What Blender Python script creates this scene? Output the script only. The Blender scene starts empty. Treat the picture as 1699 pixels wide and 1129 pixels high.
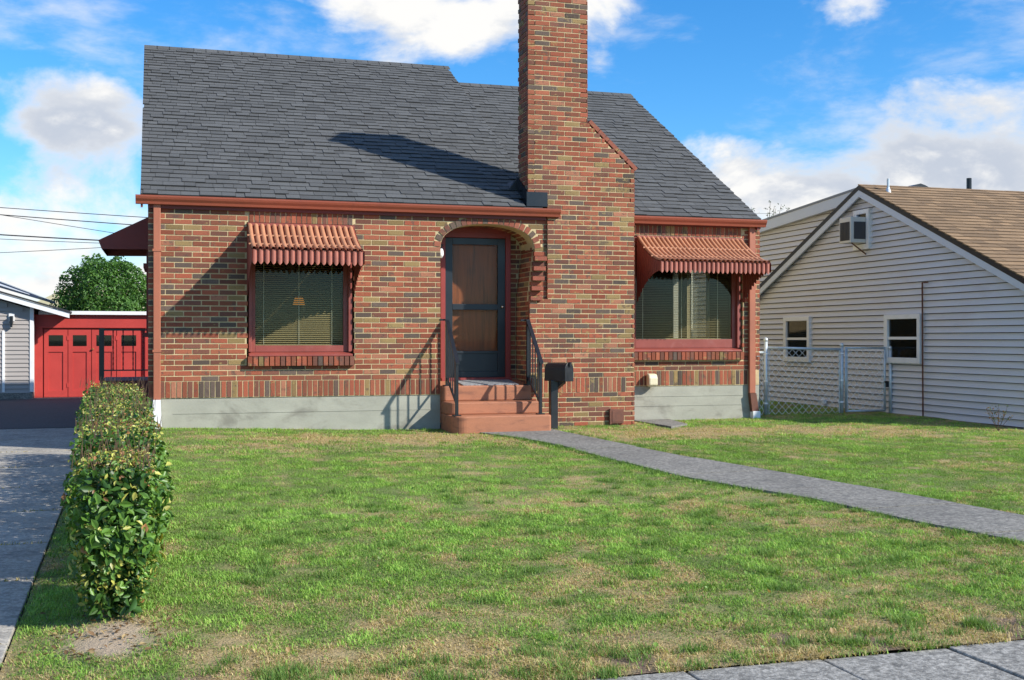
import bpy, math, random
import numpy as np
from mathutils import Vector, Matrix, Euler

random.seed(7); rng = np.random.default_rng(11)
S = bpy.context.scene
COL = S.collection
rad = math.radians

# ------------------------------------------------------------------ camera
CAMX, CAMY, CAMZ, YAW = 0.243, -14.894, 1.12, math.atan(0.3)
cam_data = bpy.data.cameras.new('camera')
cam = bpy.data.objects.new('camera', cam_data); COL.objects.link(cam)
cam.location = (CAMX, CAMY, CAMZ)
cam.rotation_euler = (rad(90), 0, -YAW)
cam_data.sensor_width = 36.0
cam_data.lens = 36.0 * 1900 / 1699
cam_data.shift_y = -0.0015
cam_data.clip_end = 2000
cam_data.clip_start = 0.1
S.camera = cam

# ------------------------------------------------------------------ sun and sky
SUN_AZ, SUN_EL = rad(52), rad(32)
sun_dir = Vector((-math.sin(SUN_AZ)*math.cos(SUN_EL), math.cos(SUN_AZ)*math.cos(SUN_EL), -math.sin(SUN_EL)))
sd = bpy.data.lights.new('sun', 'SUN'); sd.energy = 4.0; sd.angle = rad(1.0); sd.color = (1.0, 0.94, 0.84)
sun = bpy.data.objects.new('sun', sd); COL.objects.link(sun)
sun.rotation_euler = sun_dir.to_track_quat('-Z', 'Y').to_euler(); sun.location = (10, -10, 20)

S.view_settings.view_transform = 'Standard'
S.view_settings.look = 'None'
S.view_settings.exposure = 0.80
S.view_settings.gamma = 1.0

W = bpy.data.worlds.new('World'); S.world = W; W.use_nodes = True
nt = W.node_tree; nt.nodes.clear(); N = nt.nodes; L = nt.links
def wn(t, **k):
    n = N.new(t)
    for a, b in k.items(): setattr(n, a, b)
    return n
def wmath(op, a, b=None, clamp=False):
    n = N.new('ShaderNodeMath'); n.operation = op; n.use_clamp = clamp
    for i, x in enumerate((a, b)):
        if x is None: continue
        if isinstance(x, (int, float)): n.inputs[i].default_value = x
        else: L.new(x, n.inputs[i])
    return n.outputs[0]
def wvmath(op, a, b=None):
    n = N.new('ShaderNodeVectorMath'); n.operation = op
    for i, x in enumerate((a, b)):
        if x is None: continue
        if isinstance(x, (tuple, list)): n.inputs[i].default_value = x
        else: L.new(x, n.inputs[i])
    return n
sky = wn('ShaderNodeTexSky', sky_type='NISHITA'); sky.sun_disc = False
sky.sun_elevation = SUN_EL; sky.sun_rotation = math.atan2(-sun_dir.x, -sun_dir.y)
sky.air_density = 1.0; sky.dust_density = 0.25; sky.ozone_density = 2.2; sky.altitude = 80
tc = wn('ShaderNodeTexCoord'); D = tc.outputs['Generated']
sep = wn('ShaderNodeSeparateXYZ'); L.new(D, sep.inputs[0])
elev = sep.outputs['Z']
def world_noise(vec, scale, detail, rough, dist=0.0):
    n = wn('ShaderNodeTexNoise'); n.inputs['Scale'].default_value = scale; n.inputs['Detail'].default_value = detail
    n.inputs['Roughness'].default_value = rough; n.inputs['Distortion'].default_value = dist
    L.new(vec, n.inputs['Vector']); return n.outputs['Fac']
stretch = wvmath('MULTIPLY', D, (1.0, 1.0, 1.75)).outputs[0]
cum = world_noise(stretch, 6.4, 10, 0.58, 0.2)
wis = world_noise(wvmath('MULTIPLY', D, (1.0, 1.0, 2.6)).outputs[0], 6.5, 8, 0.6, 0.15)
# cloud banks standing in the sky at given bearings (direction, radius, weight)
def sky_dir(px, py):
    a = (px-850)/1900; b = (562-py)/1900
    v = Vector((math.sin(YAW)+a*math.cos(YAW), math.cos(YAW)-a*math.sin(YAW), b)); return v.normalized()
def bump(px, py, rx, w, flat=1.0):
    d = sky_dir(px, py)
    df = wvmath('SUBTRACT', D, tuple(d)).outputs[0]
    df = wvmath('MULTIPLY', df, (1, 1, flat)).outputs[0]
    ln = wvmath('LENGTH', df).outputs['Value']
    q = wmath('DIVIDE', ln, rx/1900.0)
    e = wmath('POWER', 2.718, wmath('MULTIPLY', wmath('MULTIPLY', q, q), -1.0))
    return wmath('MULTIPLY', e, w)
bumps = None
for b in ((1545, 262, 115, .22, 1.3), (1400, 295, 130, .18, 1.6), (1195, 265, 85, .20, 1.2), (1680, 285, 90, .18, 1.3), (1330, 330, 120, .12, 2.0),
          (90, 195, 100, .26, 1.1), (215, 200, 75, .24, 1.1), (60, 280, 100, .05, 2.0), (150, 390, 150, .05, 1.8),
          (720, 30, 150, .17, 2.0), (560, 15, 90, .10, 1.8), (985, 60, 75, .19, 0.9), (1520, 155, 70, .15, 2.4), (1650, 165, 60, .12, 2.2), (1080, 180, 50, .10, 1.5),
          (1180, 110, 190, -.17, 1.5), (330, 110, 190, -.16, 1.2), (1330, 130, 150, -.14, 1.5), (60, 50, 150, -.14, 1.2), (1600, 70, 160, -.12, 2.0), (1650, 225, 50, -.06, 1.0)):
    e = bump(*b); bumps = e if bumps is None else wmath('ADD', bumps, e)
cfield = wmath('ADD', cum, bumps)
def ramp01(x, lo, hi):
    n = wn('ShaderNodeMapRange', interpolation_type='SMOOTHSTEP'); n.inputs['From Min'].default_value = lo; n.inputs['From Max'].default_value = hi
    L.new(x, n.inputs['Value']); return n.outputs['Result']
cmask = ramp01(cfield, 0.49, 0.67)
wmask = wmath('MULTIPLY', ramp01(wis, 0.50, 0.80), 0.65)
mask = wmath('MAXIMUM', cmask, wmask)
# shading of the clouds: the side towards the sun is brighter, thick cores greyer
off = wvmath('ADD', stretch, (0.02, -0.02, 0.085)).outputs[0]
cum2 = world_noise(off, 6.4, 8, 0.58, 0.2)
dif = wmath('SUBTRACT', cum, cum2)
lit = ramp01(dif, -0.07, 0.10)
thick = ramp01(cfield, 0.50, 0.74)
shade = wmath('SUBTRACT', 1.0, wmath('MULTIPLY', wmath('MULTIPLY', thick, wmath('SUBTRACT', 1.0, lit)), 0.90))
ccol = wn('ShaderNodeMix', data_type='RGBA'); ccol.inputs[6].default_value = (2.05, 2.3, 2.75, 1); ccol.inputs[7].default_value = (3.85, 3.82, 3.75, 1)
L.new(shade, ccol.inputs[0])
hs = wn('ShaderNodeHueSaturation'); hs.inputs['Saturation'].default_value = 1.35; hs.inputs['Value'].default_value = 1.0; hs.inputs['Hue'].default_value = 0.492
L.new(sky.outputs[0], hs.inputs['Color'])
smul = wn('ShaderNodeMix', data_type='RGBA', blend_type='MULTIPLY'); smul.inputs[0].default_value = 1.0
L.new(hs.outputs[0], smul.inputs[6]); smul.inputs[7].default_value = (0.42, 0.60, 0.78, 1)
mixc = wn('ShaderNodeMix', data_type='RGBA'); L.new(mask, mixc.inputs[0]); L.new(smul.outputs[2], mixc.inputs[6]); L.new(ccol.outputs[2], mixc.inputs[7])
bg = wn('ShaderNodeBackground'); bg.inputs['Strength'].default_value = 0.15
L.new(mixc.outputs[2], bg.inputs['Color'])
wo = wn('ShaderNodeOutputWorld'); L.new(bg.outputs[0], wo.inputs['Surface'])

# ------------------------------------------------------------------ materials
def new_mat(name):
    m = bpy.data.materials.new(name); m.use_nodes = True
    t = m.node_tree; t.nodes.clear()
    o = t.nodes.new('ShaderNodeOutputMaterial'); b = t.nodes.new('ShaderNodeBsdfPrincipled')
    t.links.new(b.outputs[0], o.inputs[0])
    return m, t, b, o
def tnoise(t, scale, detail=4, rough=0.55, vec=None, dist=0):
    n = t.nodes.new('ShaderNodeTexNoise'); n.inputs['Scale'].default_value = scale; n.inputs['Detail'].default_value = detail
    n.inputs['Roughness'].default_value = rough; n.inputs['Distortion'].default_value = dist
    if vec is None:
        g = t.nodes.new('ShaderNodeNewGeometry'); vec = g.outputs['Position']
    t.links.new(vec, n.inputs['Vector']); return n.outputs['Fac']
def tmap(t, x, a, b, c, d, smooth=False):
    n = t.nodes.new('ShaderNodeMapRange'); n.inputs[1].default_value = a; n.inputs[2].default_value = b; n.inputs[3].default_value = c; n.inputs[4].default_value = d
    if smooth: n.interpolation_type = 'SMOOTHSTEP'
    t.links.new(x, n.inputs[0]); return n.outputs[0]
def tmix(t, fac, a, b, mode='MIX'):
    n = t.nodes.new('ShaderNodeMix'); n.data_type = 'RGBA'; n.blend_type = mode
    for i, x in ((0, fac), (6, a), (7, b)):
        if isinstance(x, (int, float)): n.inputs[i].default_value = x
        elif isinstance(x, tuple): n.inputs[i].default_value = x if len(x) == 4 else (*x, 1)
        else: t.links.new(x, n.inputs[i])
    return n.outputs[2]
def tpos_scaled(t, s):
    g = t.nodes.new('ShaderNodeNewGeometry'); v = t.nodes.new('ShaderNodeVectorMath'); v.operation = 'MULTIPLY'
    v.inputs[1].default_value = s; t.links.new(g.outputs['Position'], v.inputs[0]); return v.outputs[0]
def PM(name, base, rough=0.6, var=0.18, scale=3.0, bump=0.15, bscale=60, metal=0.0, src=None, stain=None, stain_scale=2.0, stain_amt=0.5,
       stretch=None, spec=0.5, speck=0.0, bdist=0.004):
    """procedural paint / stone / metal: base colour with soft variation, stains and fine relief"""
    m, t, b, o = new_mat(name)
    if src == 'tint':
        a = t.nodes.new('ShaderNodeAttribute'); a.attribute_name = 'tint'; c = a.outputs['Color']
    elif src == 'obj':
        a = t.nodes.new('ShaderNodeObjectInfo'); c = a.outputs['Color']
    else:
        c = (*base, 1)
    vec = tpos_scaled(t, stretch) if stretch else None
    n = tnoise(t, scale, 5, 0.6, vec)
    v = tmap(t, n, 0.25, 0.75, 1-var, 1+var)
    comb = t.nodes.new('ShaderNodeCombineColor')
    for i in range(3): t.links.new(v, comb.inputs[i])
    c = tmix(t, 1.0, c, comb.outputs[0], 'MULTIPLY')
    if speck > 0:
        n2 = tnoise(t, 70, 4, 0.8); v2 = tmap(t, n2, 0.3, 0.7, 1-speck, 1+speck)
        cb = t.nodes.new('ShaderNodeCombineColor')
        for i in range(3): t.links.new(v2, cb.inputs[i])
        c = tmix(t, 1.0, c, cb.outputs[0], 'MULTIPLY')
    if speck > 0.3:
        n2 = tnoise(t, 26, 5, 0.75); v2 = tmap(t, n2, 0.40, 0.60, 1-speck*0.75, 1+speck*0.6)
        cb = t.nodes.new('ShaderNodeCombineColor')
        for i in range(3): t.links.new(v2, cb.inputs[i])
        c = tmix(t, 1.0, c, cb.outputs[0], 'MULTIPLY')
    if stain:
        n3 = tnoise(t, stain_scale, 6, 0.65, vec, 0.3); f = tmap(t, n3, 0.5, 0.72, 0, stain_amt, True)
        c = tmix(t, f, c, stain)
    t.links.new(c, b.inputs['Base Color'])
    b.inputs['Roughness'].default_value = rough; b.inputs['Metallic'].default_value = metal
    b.inputs['Specular IOR Level'].default_value = spec
    rv = tmap(t, n, 0.2, 0.8, max(0.02, rough-0.08), min(1, rough+0.08)); t.links.new(rv, b.inputs['Roughness'])
    if bump > 0:
        bn = t.nodes.new('ShaderNodeBump'); bn.inputs['Strength'].default_value = bump; bn.inputs['Distance'].default_value = bdist
        t.links.new(tnoise(t, bscale, 4, 0.6), bn.inputs['Height']); t.links.new(bn.outputs[0], b.inputs['Normal'])
    return m
def brick_mat(name, src):
    m, t, b, o = new_mat(name)
    if src == 'tint':
        a = t.nodes.new('ShaderNodeAttribute'); a.attribute_name = 'tint'; c = a.outputs['Color']
    else:
        a = t.nodes.new('ShaderNodeObjectInfo'); c = a.outputs['Color']
    n = tnoise(t, 8, 5, 0.7); f = tmap(t, n, 0.54, 0.66, 0, 0.72, True)
    c = tmix(t, f, c, (0.085, 0.06, 0.05))
    n = tnoise(t, 0.9, 4, 0.6); f = tmap(t, n, 0.5, 0.75, 0, 0.35, True)
    c = tmix(t, f, c, (0.15, 0.068, 0.045))
    n = tnoise(t, 7.3, 5, 0.65, tpos_scaled(t, (1.3, 1.1, 2.1))); f = tmap(t, n, 0.60, 0.68, 0, 0.65, True)
    c = tmix(t, f, c, (0.32, 0.24, 0.09))
    n = tnoise(t, 90, 4, 0.7); v = tmap(t, n, 0.25, 0.75, 0.72, 1.26)
    cb = t.nodes.new('ShaderNodeCombineColor')
    for i in range(3): t.links.new(v, cb.inputs[i])
    c = tmix(t, 1.0, c, cb.outputs[0], 'MULTIPLY')
    t.links.new(c, b.inputs['Base Color']); b.inputs['Roughness'].default_value = 0.82; b.inputs['Specular IOR Level'].default_value = 0.3
    bn = t.nodes.new('ShaderNodeBump'); bn.inputs['Strength'].default_value = 0.5; bn.inputs['Distance'].default_value = 0.004
    t.links.new(tnoise(t, 110, 4, 0.65), bn.inputs['Height']); t.links.new(bn.outputs[0], b.inputs['Normal'])
    return m
def leaf_mat(name, src='tint', rough=0.38, trans=0.35, spec=0.5):
    m, t, b, o = new_mat(name)
    if src == 'tint':
        a = t.nodes.new('ShaderNodeAttribute'); a.attribute_name = 'tint'
    else:
        a = t.nodes.new('ShaderNodeObjectInfo')
    n = tnoise(t, 25, 3); v = tmap(t, n, 0.3, 0.7, 0.82, 1.18)
    cb = t.nodes.new('ShaderNodeCombineColor')
    for i in range(3): t.links.new(v, cb.inputs[i])
    c = tmix(t, 1.0, a.outputs['Color'], cb.outputs[0], 'MULTIPLY')
    t.links.new(c, b.inputs['Base Color']); b.inputs['Roughness'].default_value = rough; b.inputs['Specular IOR Level'].default_value = spec
    tr = t.nodes.new('ShaderNodeBsdfTranslucent'); mx = t.nodes.new('ShaderNodeMixShader'); mx.inputs[0].default_value = trans
    c2 = tmix(t, 1.0, c, (1.25, 1.2, 0.6), 'MULTIPLY'); t.links.new(c2, tr.inputs[0])
    t.links.new(b.outputs[0], mx.inputs[1]); t.links.new(tr.outputs[0], mx.inputs[2]); t.links.new(mx.outputs[0], o.inputs[0])
    return m
def glass_mat(name, tintc=(0.9, 0.95, 0.92), refl=1.0):
    m, t, b, o = new_mat(name); t.nodes.remove(b)
    tr = t.nodes.new('ShaderNodeBsdfTransparent'); tr.inputs[0].default_value = (*tintc, 1)
    gl = t.nodes.new('ShaderNodeBsdfGlossy'); gl.inputs['Roughness'].default_value = 0.02
    bn = t.nodes.new('ShaderNodeBump'); bn.inputs['Strength'].default_value = 0.02; t.links.new(tnoise(t, 3, 2), bn.inputs['Height']); t.links.new(bn.outputs[0], gl.inputs['Normal'])
    fr = t.nodes.new('ShaderNodeFresnel'); fr.inputs[0].default_value = 1.5
    ml = t.nodes.new('ShaderNodeMath'); ml.operation = 'MULTIPLY'; ml.inputs[1].default_value = refl; t.links.new(fr.outputs[0], ml.inputs[0])
    mx = t.nodes.new('ShaderNodeMixShader'); t.links.new(ml.outputs[0], mx.inputs[0]); t.links.new(tr.outputs[0], mx.inputs[1]); t.links.new(gl.outputs[0], mx.inputs[2])
    t.links.new(mx.outputs[0], o.inputs[0]); return m
def emit_mat(name, color, strength):
    m, t, b, o = new_mat(name)
    b.inputs['Base Color'].default_value = (*color, 1); b.inputs['Emission Color'].default_value = (*color, 1); b.inputs['Emission Strength'].default_value = strength
    return m

M = {}
M['brick'] = brick_mat('brick', 'tint'); M['brick_obj'] = brick_mat('brick_single', 'obj')
M['mortar'] = PM('mortar', (0.52, 0.41, 0.23), 0.95, 0.25, 4, 0.4, 150, speck=0.15)
M['concrete_foundation'] = PM('foundation_concrete', (0.33, 0.33, 0.275), 0.9, 0.16, 2.2, 0.3, 70, stain=(0.15, 0.14, 0.115), stain_scale=1.9, stain_amt=0.65, stretch=(0.9, 0.9, 1.6), speck=0.12)
M['shingle'] = PM('asphalt_shingle', (0.1, 0.1, 0.1), 0.92, 0.12, 2.0, 0.5, 220, src='tint', speck=0.28)
M['shingle_obj'] = PM('asphalt_shingle_single', (0.1, 0.1, 0.1), 0.92, 0.12, 2.0, 0.5, 220, src='obj', speck=0.28)
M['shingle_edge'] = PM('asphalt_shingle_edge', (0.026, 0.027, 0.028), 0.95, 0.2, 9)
M['roof_deck'] = PM('roofing_felt', (0.03, 0.033, 0.037), 0.95, 0.15, 5)
M['gutter'] = PM('gutter_paint', (0.30, 0.075, 0.042), 0.45, 0.10, 1.5, 0.05, 20, stain=(0.17, 0.05, 0.035), stain_scale=3, stain_amt=0.35)
M['downspout'] = PM('downspout_paint', (0.36, 0.12, 0.065), 0.5, 0.12, 2, 0.05, 20, stain=(0.18, 0.06, 0.04), stain_scale=3, stain_amt=0.4)
M['frieze'] = PM('dark_red_trim_paint', (0.16, 0.032, 0.025), 0.6, 0.12, 3)
M['trim'] = PM('red_window_paint', (0.25, 0.056, 0.042), 0.5, 0.14, 3, 0.12, 40, stain=(0.35, 0.14, 0.12), stain_scale=5, stain_amt=0.35)
M['awning'] = PM('awning_paint', (0.47, 0.215, 0.115), 0.48, 0.14, 4, 0.08, 40, stain=(0.30, 0.10, 0.06), stain_scale=6, stain_amt=0.5)
M['valance'] = PM('valance_paint', (0.36, 0.115, 0.078), 0.5, 0.14, 4, 0.08, 40, stain=(0.22, 0.07, 0.05), stain_scale=7, stain_amt=0.4)
M['awning_side'] = PM('awning_side_paint', (0.24, 0.055, 0.038), 0.55, 0.12, 4)
M['awning_dark'] = PM('side_awning_paint', (0.18, 0.03, 0.024), 0.55, 0.12, 4)
M['steps'] = PM('terracotta_step_paint', (0.36, 0.142, 0.072), 0.7, 0.14, 3, 0.3, 50, stain=(0.12, 0.05, 0.035), stain_scale=7, stain_amt=0.6, stretch=(0.5, 1, 2.0), speck=0.08)
M['iron'] = PM('black_painted_iron', (0.012, 0.013, 0.016), 0.35, 0.2, 8, 0.1, 80)
M['mail'] = PM('black_mailbox_paint', (0.014, 0.016, 0.02), 0.38, 0.2, 8, 0.05, 30)
M['door_blue'] = PM('dark_blue_door_paint', (0.012, 0.017, 0.024), 0.38, 0.12, 4, 0.05, 30)
M['wood'] = PM('stained_wood', (0.30, 0.085, 0.026), 0.5, 0.35, 9, 0.1, 40, stretch=(2.5, 2.5, 0.18), stain=(0.07, 0.025, 0.012), stain_scale=10, stain_amt=0.6)
M['redframe'] = PM('red_door_frame_paint', (0.25, 0.034, 0.028), 0.5, 0.12, 3)
M['white'] = PM('white_paint', (0.78, 0.79, 0.80), 0.5, 0.05, 3, 0.05, 30, stain=(0.5, 0.5, 0.48), stain_scale=4, stain_amt=0.3)
M['cream'] = PM('cream_plastic', (0.66, 0.60, 0.42), 0.5, 0.08, 6)
M['flash'] = PM('black_flashing_metal', (0.012, 0.014, 0.018), 0.3, 0.2, 4, 0.05, 15)
M['rust'] = PM('rusty_iron', (0.14, 0.055, 0.035), 0.8, 0.3, 20, 0.4, 80)
M['blind'] = PM('blind_slat', (0.55, 0.46, 0.28), 0.55, 0.06, 3)
M['cord'] = PM('blind_cord', (0.75, 0.74, 0.66), 0.7, 0.05, 3)
M['room'] = PM('room_wall_paint', (0.20, 0.18, 0.13), 0.9, 0.08, 2)
M['curtain'] = PM('cream_curtain', (0.85, 0.75, 0.55), 0.9, 0.1, 3)
M['glass'] = glass_mat('window_glass', (0.86, 0.86, 0.80), 0.4)
M['dark_glass'] = glass_mat('dark_window_glass', (0.55, 0.58, 0.6), 1.0)
M['storm_glass'] = glass_mat('storm_door_glass', (0.92, 0.92, 0.9), 0.18)
M['siding'] = PM('grey_vinyl_siding', (0.62, 0.625, 0.65), 0.6, 0.05, 1.2, 0.06, 30, stain=(0.52, 0.47, 0.45), stain_scale=1.2, stain_amt=0.45, stretch=(1, 0.6, 1.6))
M['siding_gap'] = PM('dirty_siding_backing', (0.11, 0.085, 0.075), 0.9, 0.2, 3)
M['siding_left'] = PM('taupe_vinyl_siding', (0.36, 0.33, 0.31), 0.6, 0.05, 1.2)
M['fascia'] = PM('pale_blue_grey_trim', (0.55, 0.60, 0.68), 0.5, 0.05, 2)
M['roof_edge'] = PM('black_drip_edge', (0.012, 0.011, 0.012), 0.6, 0.1, 4)
M['garage_red'] = PM('garage_red_paint', (0.46, 0.045, 0.036), 0.55, 0.12, 2, 0.1, 30, stain=(0.36, 0.035, 0.03), stain_scale=3, stain_amt=0.4)
M['galv'] = PM('galvanised_steel', (0.55, 0.62, 0.66), 0.4, 0.15, 12, 0.05, 60, metal=0.35)
M['wire'] = PM('galvanised_wire', (0.88, 0.9, 0.92), 0.5, 0.1, 12, 0)
M['walk'] = PM('weathered_concrete', (0.195, 0.188, 0.168), 0.93, 0.22, 1.6, 0.8, 60, stain=(0.085, 0.085, 0.08), stain_scale=9, stain_amt=0.75, speck=0.5)
M['sidewalk'] = PM('sidewalk_concrete', (0.25, 0.243, 0.222), 0.93, 0.25, 2.2, 0.9, 70, stain=(0.075, 0.075, 0.07), stain_scale=16, stain_amt=0.8, speck=0.55)
M['drive'] = PM('driveway_concrete', (0.35, 0.325, 0.28), 0.93, 0.28, 1.4, 0.8, 60, stain=(0.11, 0.11, 0.105), stain_scale=4.5, stain_amt=0.75, speck=0.35)
M['asphalt'] = PM('asphalt', (0.055, 0.056, 0.06), 0.95, 0.2, 2, 0.5, 120, speck=0.35)
M['soil'] = PM('dry_soil', (0.26, 0.19, 0.12), 1.0, 0.3, 5, 0.8, 40, speck=0.3, bdist=0.02)
M['joint'] = PM('soil_joint', (0.07, 0.06, 0.04), 1.0, 0.3, 5)
M['lawn'] = PM('lawn_thatch', (0.1, 0.1, 0.05), 1.0, 0.2, 6, 0.8, 70, src='tint', speck=0.3, bdist=0.02)
M['ground'] = PM('rough_grass_ground', (0.10, 0.11, 0.045), 1.0, 0.3, 0.8, 0.5, 10)
M['grass'] = leaf_mat('grass_blade', 'tint', 0.55, 0.3, 0.25)
M['leaf'] = leaf_mat('glossy_leaf', 'tint', 0.42, 0.25, 0.5)
M['leaf_obj'] = leaf_mat('glossy_leaf_single', 'obj', 0.42, 0.25, 0.5)
M['treeleaf'] = leaf_mat('tree_leaf', 'tint', 0.5, 0.3, 0.4)
M['bark'] = PM('bark', (0.20, 0.16, 0.115), 0.95, 0.3, 20, 0.8, 60)
M['twig'] = PM('twig_brown', (0.10, 0.06, 0.035), 0.9, 0.3, 20)
M['mat'] = PM('grey_doormat', (0.24, 0.25, 0.26), 0.95, 0.55, 55, 0.6, 120, speck=0.4)
M['porch_red'] = PM('dark_red_porch_paint', (0.10, 0.02, 0.02), 0.7, 0.15, 3)
M['tan_shingle'] = PM('tan_shingle', (0.2, 0.15, 0.1), 0.92, 0.12, 1.2, 0.4, 200, src='tint', speck=0.2)
M['yellow_roof'] = PM('pale_yellow_roof', (0.42, 0.38, 0.22), 0.9, 0.15, 2)
M['solar'] = PM('solar_panel', (0.02, 0.03, 0.07), 0.15, 0.1, 5, 0)
M['cable'] = PM('black_cable', (0.02, 0.02, 0.025), 0.7, 0.1, 5, 0)
M['ac'] = PM('air_conditioner_casing', (0.60, 0.585, 0.54), 0.5, 0.05, 4)
M['ac_dark'] = PM('air_conditioner_grille', (0.05, 0.05, 0.055), 0.6, 0.1, 10)
M['brass'] = PM('brass', (0.55, 0.40, 0.16), 0.35, 0.1, 8, 0, metal=0.9)
M['chrome'] = PM('satin_chrome', (0.7, 0.7, 0.7), 0.25, 0.05, 8, 0, metal=1.0)
M['lampglass'] = PM('lantern_glass', (0.8, 0.82, 0.85), 0.15, 0.03, 5, 0)
M['lampshade'] = emit_mat('lit_lampshade', (0.8, 0.32, 0.05), 0.3)
M['backlit'] = emit_mat('daylit_back_window', (0.86, 0.90, 0.78), 0.75)
M['blue_fabric'] = PM('blue_fabric', (0.12, 0.20, 0.28), 0.9, 0.2, 6)
M['grey_roof'] = PM('grey_metal_roof_edge', (0.20, 0.22, 0.25), 0.6, 0.1, 3)

# ------------------------------------------------------------------ mesh helpers
class MB:
    def __init__(s): s.v = []; s.f = []; s.c = []
    def add(s, vs, fs, col=None):
        n = len(s.v); s.v.extend([tuple(p) for p in vs]); s.f.extend([tuple(i+n for i in q) for q in fs]); s.c.extend([col]*len(fs)); return s
    def box(s, x0, x1, y0, y1, z0, z1, col=None):
        return s.add([(x0,y0,z0),(x1,y0,z0),(x1,y1,z0),(x0,y1,z0),(x0,y0,z1),(x1,y0,z1),(x1,y1,z1),(x0,y1,z1)],
                     [(0,3,2,1),(4,5,6,7),(0,1,5,4),(1,2,6,5),(2,3,7,6),(3,0,4,7)], col)
    def obox(s, c, size, rot=None, col=None, edge=None):
        h = [k/2 for k in size]; c = Vector(c); vs = []
        for sx, sy, sz in ((-1,-1,-1),(1,-1,-1),(1,1,-1),(-1,1,-1),(-1,-1,1),(1,-1,1),(1,1,1),(-1,1,1)):
            p = Vector((sx*h[0], sy*h[1], sz*h[2]))
            if rot is not None: p = rot @ p
            vs.append(c+p)
        r_ = s.add(vs, [(0,3,2,1),(4,5,6,7),(0,1,5,4),(1,2,6,5),(2,3,7,6),(3,0,4,7)], col)
        if edge is not None: s.c[-4] = edge
        return r_
    def prism(s, poly, axis, a, b, col=None):
        """poly: 2D points; axis 'x': poly=(y,z), 'y': poly=(x,z), 'z': poly=(x,y)"""
        def P(p, k):
            return {'x': (k, p[0], p[1]), 'y': (p[0], k, p[1]), 'z': (p[0], p[1], k)}[axis]
        n = len(poly); vs = [P(p, a) for p in poly]+[P(p, b) for p in poly]
        ar = sum(poly[i][0]*poly[(i+1)%n][1]-poly[(i+1)%n][0]*poly[i][1] for i in range(n))
        fs = [tuple(range(n-1, -1, -1)), tuple(range(n, 2*n))]+[(i, (i+1)%n, n+(i+1)%n, n+i) for i in range(n)]
        if (ar < 0) != (axis == 'y'): fs = [tuple(reversed(q)) for q in fs]
        return s.add(vs, fs, col)
    def tube(s, pts, r, n=6, col=None, caps=True):
        pts = [Vector(p) for p in pts]; rs = r if isinstance(r, (list, tuple)) else [r]*len(pts)
        vs = []; fs = []
        for i, p in enumerate(pts):
            d = (pts[min(i+1, len(pts)-1)]-pts[max(i-1, 0)]).normalized()
            up = Vector((0,0,1)) if abs(d.z) < 0.9 else Vector((1,0,0))
            a = d.cross(up).normalized(); b = a.cross(d)
            for k in range(n):
                t = 2*math.pi*k/n; vs.append(p+(a*math.cos(t)+b*math.sin(t))*rs[i])
        for i in range(len(pts)-1):
            for k in range(n):
                fs.append((i*n+k, i*n+(k+1)%n, (i+1)*n+(k+1)%n, (i+1)*n+k))
        if caps: fs += [tuple(range(n-1,-1,-1)), tuple((len(pts)-1)*n+k for k in range(n))]
        return s.add(vs, fs, col)
    def lathe(s, prof, c, n=14, col=None):
        vs = []; fs = []
        for r, z in prof:
            for k in range(n):
                t = 2*math.pi*k/n; vs.append((c[0]+r*math.cos(t), c[1]+r*math.sin(t), c[2]+z))
        for i in range(len(prof)-1):
            for k in range(n): fs.append((i*n+k, i*n+(k+1)%n, (i+1)*n+(k+1)%n, (i+1)*n+k))
        fs += [tuple(range(n-1,-1,-1)), tuple((len(prof)-1)*n+k for k in range(n))]
        return s.add(vs, fs, col)
    def build(s, name, mat, parent=None, smooth=False, bevel=0):
        me = bpy.data.meshes.new(name); me.from_pydata(s.v, [], s.f); me.update()
        if any(c is not None for c in s.c):
            at = me.attributes.new('tint', 'FLOAT_COLOR', 'FACE')
            arr = np.array([(*(c or (0.5,0.5,0.5)), 1.0) for c in s.c], dtype=np.float32); at.data.foreach_set('color', arr.ravel())
        if smooth: me.shade_smooth()
        return link(name, me, mat, parent, bevel)
def link(name, me, mat, parent=None, bevel=0):
    if isinstance(mat, str): mat = M[mat]
    if mat and not me.materials: me.materials.append(mat)
    o = bpy.data.objects.new(name, me); COL.objects.link(o)
    if parent is not None:
        o.parent = parent
        o.matrix_parent_inverse = Matrix.Translation(-Vector(parent['base'])) if 'base' in parent else Matrix.Identity(4)
    else:
        n = len(me.vertices); co = np.empty(n*3, dtype=np.float32); me.vertices.foreach_get('co', co); co = co.reshape(-1, 3)
        lo, hi = co.min(0), co.max(0); org = np.array([(lo[0]+hi[0])/2, (lo[1]+hi[1])/2, lo[2]], dtype=np.float32)
        co -= org; me.vertices.foreach_set('co', co.ravel()); me.update(); o.location = tuple(float(k) for k in org)
        o['base'] = [float(k) for k in org]
    if bevel:
        bv = o.modifiers.new('bevel', 'BEVEL'); bv.width = bevel; bv.segments = 2; bv.limit_method = 'ANGLE'
    return o
def thing(name, label, cat, loc, group=None):
    o = bpy.data.objects.new(name, None); COL.objects.link(o); o.empty_display_size = 0.2
    o.location = loc; o['base'] = list(loc); tag(o, label, cat, group); return o
def tag(o, label, cat, group=None):
    o['label'] = label; o['category'] = cat
    if group: o['group'] = group
    return o
def structure(o, label=None):
    o['kind'] = 'structure'
    if label: o['label'] = label
    return o
def stuff(o, label=None, cat=None):
    o['kind'] = 'stuff'
    if label: o['label'] = label
    if cat: o['category'] = cat
    return o
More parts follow.
